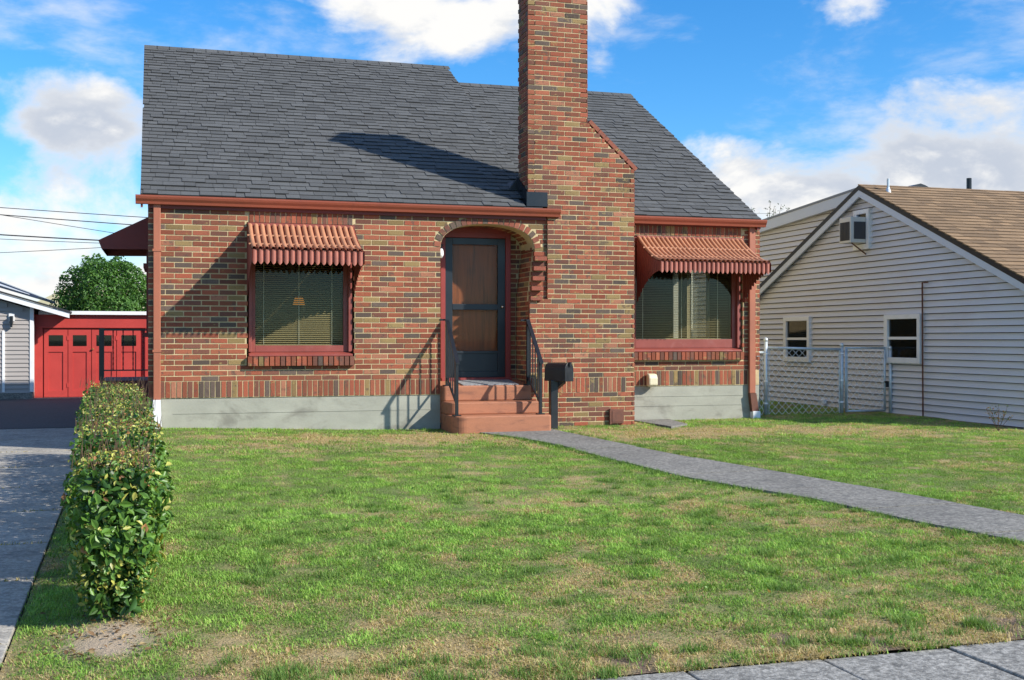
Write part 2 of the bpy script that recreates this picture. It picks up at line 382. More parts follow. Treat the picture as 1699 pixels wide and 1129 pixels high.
def mesh_np(name, verts, faces_tri, tints, mat, parent=None, smooth=False, quads=None, domain='FACE'):
    """fast mesh from numpy: triangle list (and optional quads) with one tint per face"""
    me = bpy.data.meshes.new(name); nv = len(verts); me.vertices.add(nv); me.vertices.foreach_set('co', verts.astype(np.float32).ravel())
    nt_ = len(faces_tri); nq = 0 if quads is None else len(quads)
    loops = faces_tri.ravel() if nq == 0 else np.concatenate([faces_tri.ravel(), quads.ravel()])
    me.loops.add(len(loops)); me.loops.foreach_set('vertex_index', loops.astype(np.int32))
    me.polygons.add(nt_+nq)
    st = np.arange(nt_)*3
    if nq: st = np.concatenate([st, nt_*3+np.arange(nq)*4])
    me.polygons.foreach_set('loop_start', st.astype(np.int32))
    me.update(calc_edges=True)
    at = me.attributes.new('tint', 'FLOAT_COLOR', domain)
    arr = np.ones((nt_+nq if domain == 'FACE' else nv, 4), dtype=np.float32); arr[:, :3] = tints; at.data.foreach_set('color', arr.ravel())
    if smooth: me.shade_smooth()
    return link(name, me, mat, parent)
def vnoise(x, y, cell, seed):
    r = np.random.default_rng(seed).random((64, 64))
    u = x/cell+100; v = y/cell+100; i = np.floor(u).astype(int); j = np.floor(v).astype(int); fu = u-i; fv = v-j
    fu = fu*fu*(3-2*fu); fv = fv*fv*(3-2*fv); i %= 64; j %= 64; i2 = (i+1)%64; j2 = (j+1)%64
    return (r[i,j]*(1-fu)+r[i2,j]*fu)*(1-fv)+(r[i,j2]*(1-fu)+r[i2,j2]*fu)*fv
def fbm(x, y, cell, seed, oct=4):
    s = 0; a = 1; t = 0
    for k in range(oct):
        s = s+a*vnoise(x, y, cell/2**k, seed+k); t += a; a *= 0.55
    return s/t

# ------------------------------------------------------------------ terrain
def smooth01(t): t = np.clip(t, 0, 1); return t*t*(3-2*t)
def drive_edge(Y): return -0.43-0.031*(Y+9.55)
def ground_z(X, Y):
    X = np.asarray(X, float); Y = np.asarray(Y, float)
    zh = -0.085*smooth01(X/3.5)
    t = np.clip(-Y/10.38, 0, 1)
    z = zh+(-0.30-zh)*t
    e = drive_edge(Y); k = smooth01((X-e)/(0.15-e))
    return -0.315*(1-k)+z*k
def in_poly(x, y, poly):
    ins = np.zeros(len(x), bool); n = len(poly)
    for i in range(n):
        x1, y1 = poly[i]; x2, y2 = poly[(i+1)%n]
        c = ((y1 > y) != (y2 > y)) & (x < (x2-x1)*(y-y1)/((y2-y1) if y2 != y1 else 1e-9)+x1); ins ^= c
    return ins
def dryness(X, Y):
    n = 0.34*fbm(X, Y, 1.2, 3)+0.66*fbm(X, Y, 0.24, 31, 3)
    d = (n-0.50)*3.2+0.34
    def blob(cx, cy, rx, ry, w): return w*np.exp(-((X-cx)/rx)**2-((Y-cy)/ry)**2)
    d = d+blob(3.3, -1.15, 1.2, 0.55, 1.0)+blob(1.9, -1.1, 0.9, 0.35, 0.40)+blob(6.7, -1.25, 1.6, 0.65, 1.0)+blob(8.7, -1.4, 1.3, 0.55, 0.55)
    d = d+blob(3.1, -9.2, 2.6, 0.7, 0.12)+blob(0.9, -9.9, 0.9, 0.4, 0.45)+blob(2.6, -10.2, 3.0, 0.28, 0.50)+blob(4.1, -10.2, 0.5, 0.25, 0.45)+blob(2.9, -6.8, 1.4, 1.0, 0.15)
    d = d-blob(1.6, -4.5, 1.6, 2.0, 0.30)-blob(0.6, -7.5, 0.7, 2.0, 0.30)-blob(8.5, -0.2, 2.5, 0.35, 0.5)-blob(7.5, -4.5, 1.4, 2.0, 0.20)-blob(6.3, -3.0, 0.4, 1.6, 0.3)-blob(1.5, -0.2, 2.5, 0.25, 0.4)
    return d
nx, ny = 330, 420
gx = np.linspace(-1.25, 23.0, nx); gy = np.linspace(-10.40, 9.0, ny)
GX, GY = np.meshgrid(gx, gy, indexing='ij')
left = drive_edge(GY)-0.02
GX = left+(GX-gx[0])*(23.0-left)/(23.0-gx[0])
GZ = ground_z(GX, GY)+0.006*(fbm(GX, GY, 0.5, 5)-0.5)*2
vv = np.stack([GX.ravel(), GY.ravel(), GZ.ravel()], 1)
I, J = np.meshgrid(np.arange(nx-1), np.arange(ny-1), indexing='ij'); a = (I*ny+J).ravel()
q = np.stack([a, a+ny, a+ny+1, a+1], 1)
fx = GX.ravel(); fy = GY.ravel()
dd = np.clip(dryness(fx, fy), 0, 1)[:, None]
base = np.array([[0.14, 0.18, 0.045]])*(1-dd)+np.array([[0.36, 0.27, 0.13]])*dd
soilf = smooth01((fbm(fx, fy, 0.20, 77, 3)-0.58)/0.12)*smooth01((-9.6-fy)/0.5); soilf = soilf[:, None]
hs_ = np.exp(-((fx+0.02)/0.22)**2-((fy+9.22)/0.34)**2)[:, None]*(0.4+1.2*fbm(fx, fy, 0.13, 8, 3))[:, None]; hs_ = np.clip(hs_*1.8-0.2, 0, 1)
base = base*(1-soilf)+np.array([[0.17, 0.115, 0.075]])*soilf
base = base*(1-hs_)+np.array([[0.44, 0.34, 0.23]])*hs_
lawn = mesh_np('lawn', vv, np.zeros((0,3),int), base, 'lawn', None, True, q, 'POINT')
structure(lawn, 'mown front lawn with green and straw-coloured dry patches')
b = MB(); R_ = 700
b.box(-R_, R_, -R_, R_, -2.0, -0.36); g = b.build('ground', 'ground'); structure(g, 'flat ground around the houses')
b = MB(); b.box(-60, 60, -24, -13.2, -0.50, -0.345); structure(b.build('street', 'asphalt'), 'asphalt street in front of the lawn')
b = MB(); b.box(-60, 60, -13.2, -13.0, -0.50, -0.25); structure(b.build('kerb', 'walk'), 'concrete kerb along the street')

# sidewalk: slabs with joints
b = MB(); b.box(-12, 22, -12.0, -10.40, -0.5, -0.335); sw = b.build('sidewalk', 'joint'); structure(sw, 'grey concrete sidewalk along the front of the lawn')
x = 2.361-0.66*16
while x < 14:
    s_ = MB(); dz = random.uniform(-0.004, 0.004)
    s_.box(x+0.006, x+0.654, -11.95, -10.405+random.uniform(-0.012, 0.006), -0.42, -0.302+dz)
    s_.build('paving_slab', 'sidewalk', sw, bevel=0.008); x += 0.66
# walkway from the steps to the sidewalk
RE = [(5.10,-0.45),(5.20,-1.2),(5.31,-2.0),(5.46,-3.0),(5.60,-3.76),(5.83,-4.65),(6.02,-5.47),(6.18,-6.2),(6.31,-6.8),(6.48,-7.67),(6.62,-8.6),(6.70,-9.5),(6.74,-10.40)]
LE = [(4.02,-0.62),(4.36,-1.35),(4.50,-1.9),(4.61,-2.4),(4.69,-3.5),(4.86,-5.05),(5.13,-5.93),(5.33,-6.5),(5.42,-7.0),(5.53,-7.72),(5.76,-8.5),(5.88,-9.4),(5.94,-10.40)]
def along(pts, t):
    d = [0]
    for i in range(1, len(pts)): d.append(d[-1]+math.dist(pts[i], pts[i-1]))
    s0 = t*d[-1]
    for i in range(1, len(pts)):
        if s0 <= d[i]+1e-9:
            k = (s0-d[i-1])/(d[i]-d[i-1]); return (pts[i-1][0]+(pts[i][0]-pts[i-1][0])*k, pts[i-1][1]+(pts[i][1]-pts[i-1][1])*k)
    return pts[-1]
walk_poly = LE+RE[::-1]
b = MB(); m_ = 60
for i in range(m_):
    l0, l1, r0, r1 = along(LE, i/m_), along(LE, (i+1)/m_), along(RE, i/m_), along(RE, (i+1)/m_)
    vs = [(p[0], p[1], float(ground_z(p[0], p[1]))+0.004) for p in (l0, r0, r1, l1)]
    b.add(vs, [(0,1,2,3)] if True else [])
wk = b.build('walkway', 'joint'); structure(wk, 'narrow concrete walkway running from the front steps to the sidewalk')
nsl = 9
for i in range(nsl):
    b = MB(); sub = 8; t0 = i/nsl+0.0014; t1 = (i+1)/nsl-0.0014; dz = 0.018+random.uniform(-0.004, 0.004)
    top = []
    for k in range(sub+1):
        t = t0+(t1-t0)*k/sub; l = along(LE, t); r = along(RE, t); top.append((l, r))
    vs = []
    for l, r in top:
        zl = float(ground_z(*l)); zr = float(ground_z(*r))
        vs += [(l[0], l[1], zl+dz), (r[0], r[1], zr+dz), (l[0], l[1], zl-0.05), (r[0], r[1], zr-0.05)]
    fs = []
    for k in range(sub):
        o_ = 4*k; fs += [(o_, o_+4, o_+5, o_+1), (o_, o_+2, o_+6, o_+4), (o_+1, o_+5, o_+7, o_+3)]
    fs += [(0,1,3,2), (4*sub, 4*sub+2, 4*sub+3, 4*sub+1)]
    b.add(vs, fs); b.build('walkway_slab', 'walk', wk)
# driveway of concrete slabs, asphalt towards the garage
b = MB(); b.prism([(-4.2,-10.4),(drive_edge(-10.4)-.03,-10.4),(drive_edge(14.4)-.03,14.4),(-4.2,14.4)], 'z', -0.5, -0.325)
dv = b.build('driveway', 'joint'); structure(dv, 'grey concrete driveway along the left side of the house')
ys = [-10.4, -9.1, -7.6, -6.3, -4.7, -3.1, -1.2, 0.6, 2.4, 4.6]
for y0, y1 in zip(ys[:-1], ys[1:]):
    for k in range(2):
        b = MB(); dz = -0.300+random.uniform(-0.006, 0.006)
        def xe(y, k): 
            e = drive_edge(y)-0.03; return e-1.55*(1-k) if k == 1 else e-1.55
        pl = [(xe(y0,0)-1.5 if k == 0 else xe(y0,0)+0.015, y0+0.012), ((xe(y0,0)-0.015) if k == 0 else drive_edge(y0)-0.03, y0+0.012),
              ((xe(y1,0)-0.015) if k == 0 else drive_edge(y1)-0.03, y1-0.012), (xe(y1,0)-1.5 if k == 0 else xe(y1,0)+0.015, y1-0.012)]
        b.prism(pl, 'z', -0.42, dz); b.build('driveway_slab', 'drive', dv, bevel=0.006)
b = MB(); b.prism([(-4.1,4.62),(drive_edge(4.62)-.03,4.62),(drive_edge(14.38)+.9,14.38),(-4.1,14.38)], 'z', -0.42, -0.297); b.build('asphalt_apron', 'asphalt', dv)
b = MB(); b.prism([(-4.0,14.0),(0.3,13.7),(0.3,14.39),(-4.0,14.39)], 'z', -0.30, -0.286); b.build('concrete_strip', 'walk', dv)
# small concrete pad against the wall of the right wing
b = MB(); b.prism([(6.70,0.58),(7.30,0.58),(7.15,-0.35),(6.75,-0.70)], 'z', -0.16, -0.066); structure(b.build('concrete_pad', 'walk'), 'small concrete pad in the grass beside the chimney')

# ------------------------------------------------------------------ bricks
COURSE = 0.0677; BH = 0.0542; BL = 0.2015; JT = 0.0138
def brick_tint():
    r = random.random()
    if r < 0.62:
        k = random.uniform(0.68, 1.22); g_ = random.uniform(0.9, 1.15); return (0.282*k, 0.081*k*g_, 0.044*k*g_)
    if r < 0.80:
        k = random.uniform(0.8, 1.2); return (0.165*k, 0.066*k, 0.045*k)
    if r < 0.89:
        k = random.uniform(0.7, 1.3); return (0.105*k, 0.075*k, 0.060*k)
    if r < 0.955:
        k = random.uniform(0.75, 1.15); return (0.25*k, 0.17*k, 0.072*k)
    k = random.uniform(0.9, 1.15); return (0.33*k, 0.135*k, 0.080*k)
BR = []   # center, size, rotation about y, tint, part
def add_brick(c, size, roty=0.0, part='wall', tint=None): BR.append((Vector(c), size, roty, tint or brick_tint(), part))
def lay(axis, face, out, u0, u1, z0, n, excl=None, part='wall', start=0, depth=0.10, lo=None, hi=None, zcap=None):
    """running bond on a vertical face. axis 'x': u along X, face is Y; axis 'y': u along Y, face is X; out = -1/+1 outward sign"""
    for r in range(n):
        z = z0+r*COURSE; zm = z+BH/2
        a0 = u0 if lo is None else lo(zm); a1 = u1 if hi is None else hi(zm)
        p = BL+JT; u = a0-(p/2 if (r+start) % 2 else 0)-random.choice((0, 0, 0, p*0.25))*0
        ex = excl(zm) if excl else []
        while u < a1:
            segs = [(max(u, a0), min(u+BL, a1))]
            for e0, e1 in ex:
                ns = []
                for s0, s1 in segs:
                    if e1 <= s0 or e0 >= s1: ns.append((s0, s1))
                    else:
                        if s0 < e0: ns.append((s0, e0-JT*0.5))
                        if s1 > e1: ns.append((e1+JT*0.5, s1))
                segs = ns
            for s0, s1 in segs:
                if s1-s0 < 0.025: continue
                pr = random.uniform(-0.0015, 0.0025); dd_ = depth
                um = (s0+s1)/2; f = face+out*pr-out*dd_/2
                hh = BH*random.uniform(0.96, 1.03)
                if axis == 'x': add_brick((um, f, zm), (s1-s0, dd_, hh), random.uniform(-.006,.006), part)
                else: add_brick((f, um, zm), (dd_, s1-s0, hh), 0, part)
            u += p
def soldier(u0, u1, z0, z1, face, part='wall', depth=0.06, pitch=0.0677):
    n = max(1, round((u1-u0)/pitch)); p = (u1-u0)/n
    for i in range(n):
        add_brick((u0+(i+0.5)*p, face+depth/2+random.uniform(-.003,.002), (z0+z1)/2), (p-JT, depth, z1-z0-JT), random.uniform(-.01,.01), part)

AX, AA, ASP, AB = 4.375, 0.655, 2.34, 0.322   # porch arch: centre, half width, springing, rise
def arch_half(z, grow=0.0):
    """half width of the opening (plus ring) at height z, 0 above the crown"""
    t = (z-ASP)/(AB+grow)
    if t <= 0: return AA+grow
    if t >= 1: return 0
    return (AA+grow)*(1-t**2.3)**(1/2.3)
WZ0 = 0.589
NCOURSE = 32
RING = 0.095
def ex_left(z):
    e = []
    if 0.775 < z: e.append((1.2145, 2.5505) if z > 0.905 else (1.195, 2.565))
    if z < ASP: e.append((3.722, 5.5))
    else:
        h = arch_half(z, RING)
        if h > 0: e.append((AX-h, AX+h))
    return e
lay('x', 0.0, -1, 0.0, 5.2, WZ0, NCOURSE, ex_left, 'wall')
for i_, (u0_, u1_) in enumerate(((0.0, 3.715),)): soldier(u0_, u1_, 0.374, 0.586, 0.0)
soldier(1.222, 2.545, 2.592, 2.76, -0.004)
BR[:] = [k for k in BR if not (k[4] == 'wall' and 1.214 < k[0].x < 2.551 and k[0].z > 2.61 and k[1][0] > 0.07)]
# rowlock sill of the left window, sloping outwards
def rowlock(u0, u1, z0, z1, face, pr=0.055):
    n = round((u1-u0)/0.0677); p = (u1-u0)/n
    for i in range(n):
        add_brick((u0+(i+0.5)*p, face-pr+0.10, (z0+z1)/2), (p-JT*0.9, 0.20, z1-z0), 0, 'sill')
rowlock(1.20, 2.56, 0.772, 0.889, 0.0, 0.07)
# arch ring of voussoirs
pts = []
for k in range(241):
    th_ = math.pi*k/240; cx_ = math.cos(th_); sx_ = math.sin(th_)
    pts.append((AX-AA*math.copysign(abs(cx_)**(2/2.3), cx_), ASP+AB*abs(sx_)**(2/2.3)))
dl = [0]
for i in range(1, len(pts)): dl.append(dl[-1]+math.dist(pts[i], pts[i-1]))
nv = round(dl[-1]/0.072)
for i in range(nv):
    s_ = (i+0.5)/nv*dl[-1]; j = max(k for k in range(len(dl)) if dl[k] <= s_); j = min(j, len(pts)-2)
    p0, p1 = pts[j], pts[j+1]; tx, tz = p1[0]-p0[0], p1[1]-p0[1]; l_ = math.hypot(tx, tz) or 1; tx /= l_; tz /= l_
    nx_, nz_ = -tz, tx
    add_brick((p0[0]+nx_*RING/2, 0.03-0.003, p0[1]+nz_*RING/2), (0.0645, 0.066, RING-0.008), -math.atan2(tz, tx), 'wall', random.choice(((0.27, 0.082, 0.048), (0.23, 0.07, 0.045), (0.16, 0.066, 0.046), (0.30, 0.10, 0.06), (0.12, 0.085, 0.065))))
# chimney
CHF = -0.04
def ch_left(z): return 4.95 if z < 1.64 else (5.205 if z < 3.03 else 4.925)
def ch_right(z): return 6.49 if z < 3.455 else (6.49-(z-3.455)*(6.49-5.79)/(4.10-3.455) if z < 4.10 else 5.79)
ZC0 = 0.5895-COURSE*10
lay('x', CHF, -1, 0, 0, ZC0, 88, lambda z: ([(4.95, 6.36)] if 0.375 < z < 0.588 else []), 'chimney', 0, 0.06, ch_left, ch_right)
soldier(4.95, 6.36, 0.374, 0.586, CHF, 'chimney')
lay('y', 4.925, -1, -0.035, 0.42, 2.95, 43, None, 'chimney', 1)
lay('y', 6.49, 1, -0.035, 0.60, ZC0, 52, None, 'chimney', 1)
lay('y', 5.79, 1, -0.035, 0.42, 4.10, 26, None, 'chimney', 1)
# brick cap on the sloping shoulder
sl = math.atan2(4.10-3.455, -(6.49-5.79)); L_ = math.hypot(0.70, 0.645); n_ = 5
for i in range(n_):
    t = (i+0.5)/n_
    for yy in (-0.045+0.115, 0.30):
        add_brick((6.50-0.70*t+0.02, yy, 3.47+0.645*t+0.012), (L_/n_-0.008, 0.225, 0.055), math.atan2(0.645, 0.70), 'chimney', (0.27, 0.085, 0.055))
# corbelled courses beside the arch: alternate courses stand proud
for r in range(10):
    z = 1.640+r*COURSE; x0 = 4.952+0.0075*r; x1 = 5.115+0.0085*r
    if r % 2 == 0: add_brick(((x0+x1)/2, CHF-0.045+0.05, z+BH/2), (x1-x0, 0.10, 0.056), 0, 'corbel', (0.27, 0.08, 0.05))
    else: add_brick(((x0+x1)/2, -0.012+0.04, z+BH/2), (x1-x0-0.01, 0.08, BH), 0, 'corbel')
    if x1 < 5.19: add_brick(((x1+5.205)/2, 0.028, z+BH/2), (5.205-x1-0.008, 0.06, BH), 0, 'corbel')
for r in range(12):
    z = 2.318+r*COURSE
    h = arch_half(z+BH/2, RING); x0 = AX+h+0.006
    if z < ASP: x0 = 5.03
    if z < 2.36: add_brick(((x0+5.2)/2, 0.028, z+BH/2), (5.2-x0-0.01, 0.06, BH), 0, 'wall')
# right wing
RW = 0.60
def ex_right(z): return [(6.6, 8.50)] if z > 0.80 else []
lay('x', RW, -1, 6.50, 8.80, 0.655, 32, ex_right, 'wall', 1)
soldier(6.50, 8.735, 0.425, 0.650, RW)
soldier(6.50, 8.49, 2.635, 2.80, RW-0.004)
rowlock(6.72, 8.505, 0.805, 0.92, RW, 0.07)
# porch: right reveal, return beside the door, barrel vault
def reveal_x(z): return 4.952+0.0078*min(10, max(0, int((z-1.60)/COURSE)))
for r in range(28, 32):
    z_ = 0.488+r*COURSE; lay('x', 0.62, -1, 4.862, max(4.87, AX+arch_half(z_+0.05)-0.01), z_, 1, None, 'porch', r+1, 0.05)
for r in range(28):
    z_ = 0.488+r*COURSE; xr_ = reveal_x(z_); lay('y', xr_, -1, -0.033 if z_ < 1.62 else 0.105, 0.615, z_, 1, None, 'porch', r, 0.06)
    lay('x', 0.62, -1, 4.862, xr_-0.004, z_, 1, None, 'porch', r+1, 0.05)
for r in range(nv):
    s_ = (r+0.5)/nv*dl[-1]; j = min(max(k for k in range(len(dl)) if dl[k] <= s_), len(pts)-2)
    p0, p1 = pts[j], pts[j+1]; tx, tz = p1[0]-p0[0], p1[1]-p0[1]; l_ = math.hypot(tx, tz) or 1; tx /= l_; tz /= l_
    y = 0.068-(0.1 if r % 2 else 0)
    while y < 0.62:
        a_, b_ = max(y, 0.068), min(y+BL, 0.615)
        if b_-a_ > 0.03: add_brick((p0[0]-tz*0.03, (a_+b_)/2, p0[1]+tx*0.03), (0.060, b_-a_-0.004, 0.055), -math.atan2(tz, tx), 'porch')
        y += BL+JT
# left side wall of the house
lay('y', 0.0, -1, 0.065, 11.0, WZ0, NCOURSE, lambda z: [(1.75, 2.85)] if 1.2 < z < 2.55 else [], 'side', 1)

lay('y', 0.0, -1, 0, 0, WZ0+NCOURSE*COURSE, 44, None, 'side', 1, lo=lambda z: (z-2.80)/0.565+0.05, hi=lambda z: 11.05-(z-2.80)/0.565)

# ------------------------------------------------------------------ the brick house
house = thing('brick_house', 'red brick house with steep grey shingle roof, tall chimney and arched front porch', 'house', (4.4, 5.0, -0.1))
# wall backing (mortar) with real openings
b = MB(); BK = 0.005
b.box(BK, 1.195, BK, 0.26, 0.372, 2.80); b.box(1.195, 2.570, BK, 0.26, 0.372, 0.765); b.box(1.195, 2.570, 0.12, 0.26, 0.765, 0.89); b.box(1.195, 2.570, BK, 0.26, 2.60, 2.80)
b.box(2.570, 3.715, BK, 0.26, 0.372, 2.80)
ap = [(3.715, 2.80), (3.715, ASP)]+[(p[0], p[1]) for p in pts]+[(5.03, ASP), (5.21, ASP), (5.21, 2.80)]
b.prism(ap, 'y', BK, 0.26)
b.box(5.043, 5.21, BK, 0.26, 1.60, ASP)
b.box(5.043, 5.30, 0.26, 0.66, 1.63, 2.80); b.box(4.959, 5.30, -0.02, 0.66, 0.40, 1.63)
for r in range(10): b.box(4.957+0.0078*r, 5.05, 0.02, 0.655, 1.63+r*COURSE, 1.63+(r+1)*COURSE)
b.box(3.45, 3.713, 0.26, 0.66, 0.40, 2.80)
b.box(4.86, 5.041, 0.626, 0.70, 0.40, 2.80); b.box(3.713, 4.86, 0.629, 0.70, 2.60, 2.80); b.box(3.713, 3.85, 0.629, 0.70, 0.40, 2.60)
vault = [(p[0], p[1]) for p in pts]; outer = [(AX+(p[0]-AX)*1.12, ASP+(p[1]-ASP)*1.22) for p in pts]
b.prism([(x_, z_+0.008) for x_, z_ in vault]+[(x_, z_) for x_, z_ in outer[::-1]], 'y', 0.26, 0.629)
# right wing
b.box(6.3, 8.79, RW+BK, 0.86, 0.42, 0.80); b.box(6.3, 8.79, RW+0.12, 0.86, 0.80, 0.92); b.box(6.3, 8.79, RW+BK, 0.86, 2.63, 2.84); b.box(8.52, 8.79, RW+BK, 0.86, 0.90, 2.63); b.box(6.3, 6.60, RW+BK, 0.86, 0.90, 2.63)
# sides, back and gable ends
gz = lambda Y: 2.80+0.56*(min(Y, 11.1-Y)-0.0)
b.prism([(0.26, 0.372), (11.0, 0.372), (11.0, 2.80), (5.55, 5.90), (0.26, 2.80)], 'x', BK, 0.25)
b.prism([(0.70, 0.372), (11.0, 0.372), (11.0, 2.80), (5.55, 5.90), (0.70, 3.10)], 'x', 5.0, 5.09)
b.prism([(0.86, 0.372), (1.72, 0.372), (1.72, 3.25), (0.86, 2.80)], 'x', 8.55, 8.79)
b.prism([(2.95, 0.372), (10.4, 0.372), (10.4, 2.80), (5.55, 5.60), (2.95, 4.0)], 'x', 8.55, 8.79)
b.box(8.55, 8.79, 1.72, 2.95, 0.372, 1.05); b.prism([(1.72, 2.30), (2.95, 2.30), (2.95, 4.0), (1.72, 3.25)], 'x', 8.55, 8.79)
b.box(0.25, 8.55, 10.3, 10.45, -0.2, 2.9)
wall = b.build('wall', 'mortar', house)
b = MB()
b.box(6.40, 8.795, RW+0.012, 10.4, -0.35, 0.418); fnd = b.build('foundation', 'concrete_foundation', house, bevel=0.006)
b = MB(); b.box(0.0, 3.72, 0.015, 11.0, -0.35, 0.368); fnd1 = b.build('foundation', 'concrete_foundation', house, bevel=0.006)
for z_ in (0.13, 0.27):   # board marks of the formwork
    b = MB(); b.box(6.51, 8.79, RW+0.007, RW+0.02, z_-0.004, z_+0.003); b.build('form_line', 'concrete_foundation', fnd)
b = MB(); b.box(0.3, 3.71, 0.010, 0.03, 0.175, 0.180); b.build('form_line', 'concrete_foundation', fnd1)
# chimney body
b = MB(); e = 0.005
b.box(4.96, 6.481, CHF+e, 0.60, -0.35, 1.63); b.box(5.214, 6.481, CHF+e, 0.60, 1.63, 3.03)
b.prism([(4.934, 3.03), (6.481, 3.03), (6.481, 3.45), (5.781, 4.095), (5.781, 5.87), (4.934, 5.87)], 'y', CHF+e, 0.411)
chim = b.build('chimney', 'mortar', house)
b = MB(); b.box(4.89, 5.83, -0.08, 0.46, 5.87, 5.93); b.build('chimney_cap', 'concrete_foundation', chim)
# distribute the bricks: the 300 that show largest are objects of their own
def zdepth(p): return (p.x-CAMX)*math.sin(YAW)+(p.y-CAMY)*math.cos(YAW)
def score(k):
    c, s_, ry, ti, part = k
    if part in ('side', 'porch'): return 0
    if c.z > 2.745 and part == 'wall': return 0
    if 0.05 < c.x < 0.16 and part == 'wall': return 0
    if c.x < 0.03: return 0
    if 1.25 < c.x < 2.5 and c.z > 2.5: return 0
    if part == 'wall' and abs(c.y-0.03) > 0.04 and c.x < 5: return 0
    return s_[0]*s_[2]/zdepth(c)**2
BR.sort(key=score, reverse=True)
unit = bpy.data.meshes.new('brick_unit'); ub = MB(); ub.box(-.5,.5,-.5,.5,-.5,.5); unit.from_pydata(ub.v, [], ub.f); unit.materials.append(M['brick_obj'])
for c, s_, ry, ti, part in BR[:300]:
    o = bpy.data.objects.new('brick', unit); COL.objects.link(o); o.parent = chim if part in ('chimney',) else wall
    o.location = c; o.scale = s_; o.rotation_euler = (0, ry, 0); o.color = (*ti, 1)
b = MB()
for c, s_, ry, ti, part in BR[300:]: b.obox(c, s_, Matrix.Rotation(ry, 3, 'Y') if ry else None, ti)
stuff(b.build('bricks', 'brick', house))

# ------------------------------------------------------------------ roofs
def shingle_tint(kind):
    if kind == 'grey':
        k = random.choice((0.85, 0.95, 1.0, 1.0, 1.06, 1.15))*random.uniform(0.94, 1.06); return (0.078*k, 0.081*k, 0.082*k)
    k = random.choice((0.78, 0.9, 1.0, 1.08, 1.18))*random.uniform(0.92, 1.08); return (0.225*k, 0.145*k, 0.078*k)
def shingles(x0f, x1f, y0, z0, y1, z1, kind, exp=0.142, flip=1, tabs=(0.13, 0.17, 0.21, 0.27)):
    """list of tabs (center, size, slope angle, tint) over a plane rising from (y0,z0) to (y1,z1)"""
    Ls = math.hypot(y1-y0, z1-z0); n = int(Ls/exp); ang = math.atan2(z1-z0, abs(y1-y0)); dy = (y1-y0)/Ls; dz = (z1-z0)/Ls
    nyv, nzv = -math.sin(ang)*(1 if y1 > y0 else -1), math.cos(ang); out = []
    for r in range(n+1):
        s0 = r*exp; s1 = min(s0+exp*1.12, Ls); sm = (s0+s1)/2; f = sm/Ls
        xa, xb = x0f(f), x1f(f); x = xa-random.uniform(0, 0.2)
        while x < xb:
            w = random.choice(tabs)*random.uniform(0.9, 1.1); a_, c_ = max(x, xa), min(x+w-0.004, xb)
            if c_-a_ > 0.02:
                lift = 0.007+random.choice((0.0, 0.0, 0.003, 0.007))*(1 if kind == 'grey' else 0.2)
                out.append(((((a_+c_)/2), y0+dy*sm+nyv*lift, z0+dz*sm+nzv*lift), (c_-a_, s1-s0, 0.012+lift*0.4), (ang if y1 > y0 else -ang)-(0.085 if y1 > y0 else -0.085), shingle_tint(kind)))
            x += w
    return out
def roof_deck(x0, x1, ye, ze, yr, zr, yb, th=0.07):
    b = MB(); b.prism([(ye, ze), (yr, zr), (yb, ze), (yb, ze-th), (yr, zr-th*1.2), (ye, ze-th)], 'x', x0, x1); return b
EY, EZ, RY, RZ = -0.09, 2.885, 5.55, 6.085
b = roof_deck(-0.09, 5.13, EY, EZ, RY, RZ, 11.2)
EY2, EZ2, RZ2 = 0.475, 2.895, 5.80
b2 = roof_deck(4.98, 8.72, EY2, EZ2, RY, RZ2, 10.7); b.add(b2.v, b2.f)
roof = b.build('roof', 'roof_deck', house)
sh = shingles(lambda f: -0.085-0.065*f, lambda f: 5.136, EY-0.01, EZ, RY, RZ, 'grey')
sh2 = shingles(lambda f: 5.0, lambda f: 8.745, EY2-0.01, EZ2, RY, RZ2, 'grey', tabs=(0.14, 0.18, 0.22, 0.27))
sh = [k for k in sh if not (k[0][0] > 4.93 and -0.04 < k[0][1] < 0.42)]
sh.sort(key=lambda k: k[1][0]*k[1][1]/zdepth(Vector(k[0]))**2, reverse=True)
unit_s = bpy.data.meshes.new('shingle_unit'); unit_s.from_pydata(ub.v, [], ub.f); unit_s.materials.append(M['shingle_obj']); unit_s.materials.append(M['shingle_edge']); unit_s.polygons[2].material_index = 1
for c, s_, an, ti in sh[:300]:
    o = bpy.data.objects.new('shingle', unit_s); COL.objects.link(o); o.parent = roof
    o.location = c; o.scale = s_; o.rotation_euler = (an, 0, 0); o.color = (*ti, 1)
b = MB()
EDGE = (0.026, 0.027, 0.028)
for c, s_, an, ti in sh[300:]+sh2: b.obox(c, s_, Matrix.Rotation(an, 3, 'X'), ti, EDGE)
back = shingles(lambda f: -0.1, lambda f: 5.136, 11.2, EZ, RY, RZ, 'grey', exp=0.4, tabs=(0.9, 1.1))+shingles(lambda f: 5.0, lambda f: 8.745, 10.7, EZ2, RY, RZ2, 'grey', exp=0.4, tabs=(0.9, 1.1))
for c, s_, an, ti in back: b.obox(c, s_, Matrix.Rotation(an, 3, 'X'), ti)
stuff(b.build('shingles', 'shingle', house))
# ridge caps
for x0, x1, z_ in ((-0.15, 5.14, RZ+0.012), (5.14, 8.75, RZ2+0.012)):
    x = x0
    while x < x1-0.05:
        b = MB(); w = min(0.2, x1-x); ti = shingle_tint('grey')
        b.prism([(RY-0.13, z_-0.13*0.56-0.004), (RY, z_), (RY+0.13, z_-0.13*0.56-0.004), (RY+0.13, z_-0.13*0.56+0.012), (RY, z_+0.016), (RY-0.13, z_-0.13*0.56+0.012)], 'x', x, x+w+0.02, ti)
        b.build('ridge_shingle', 'shingle', roof); x += w
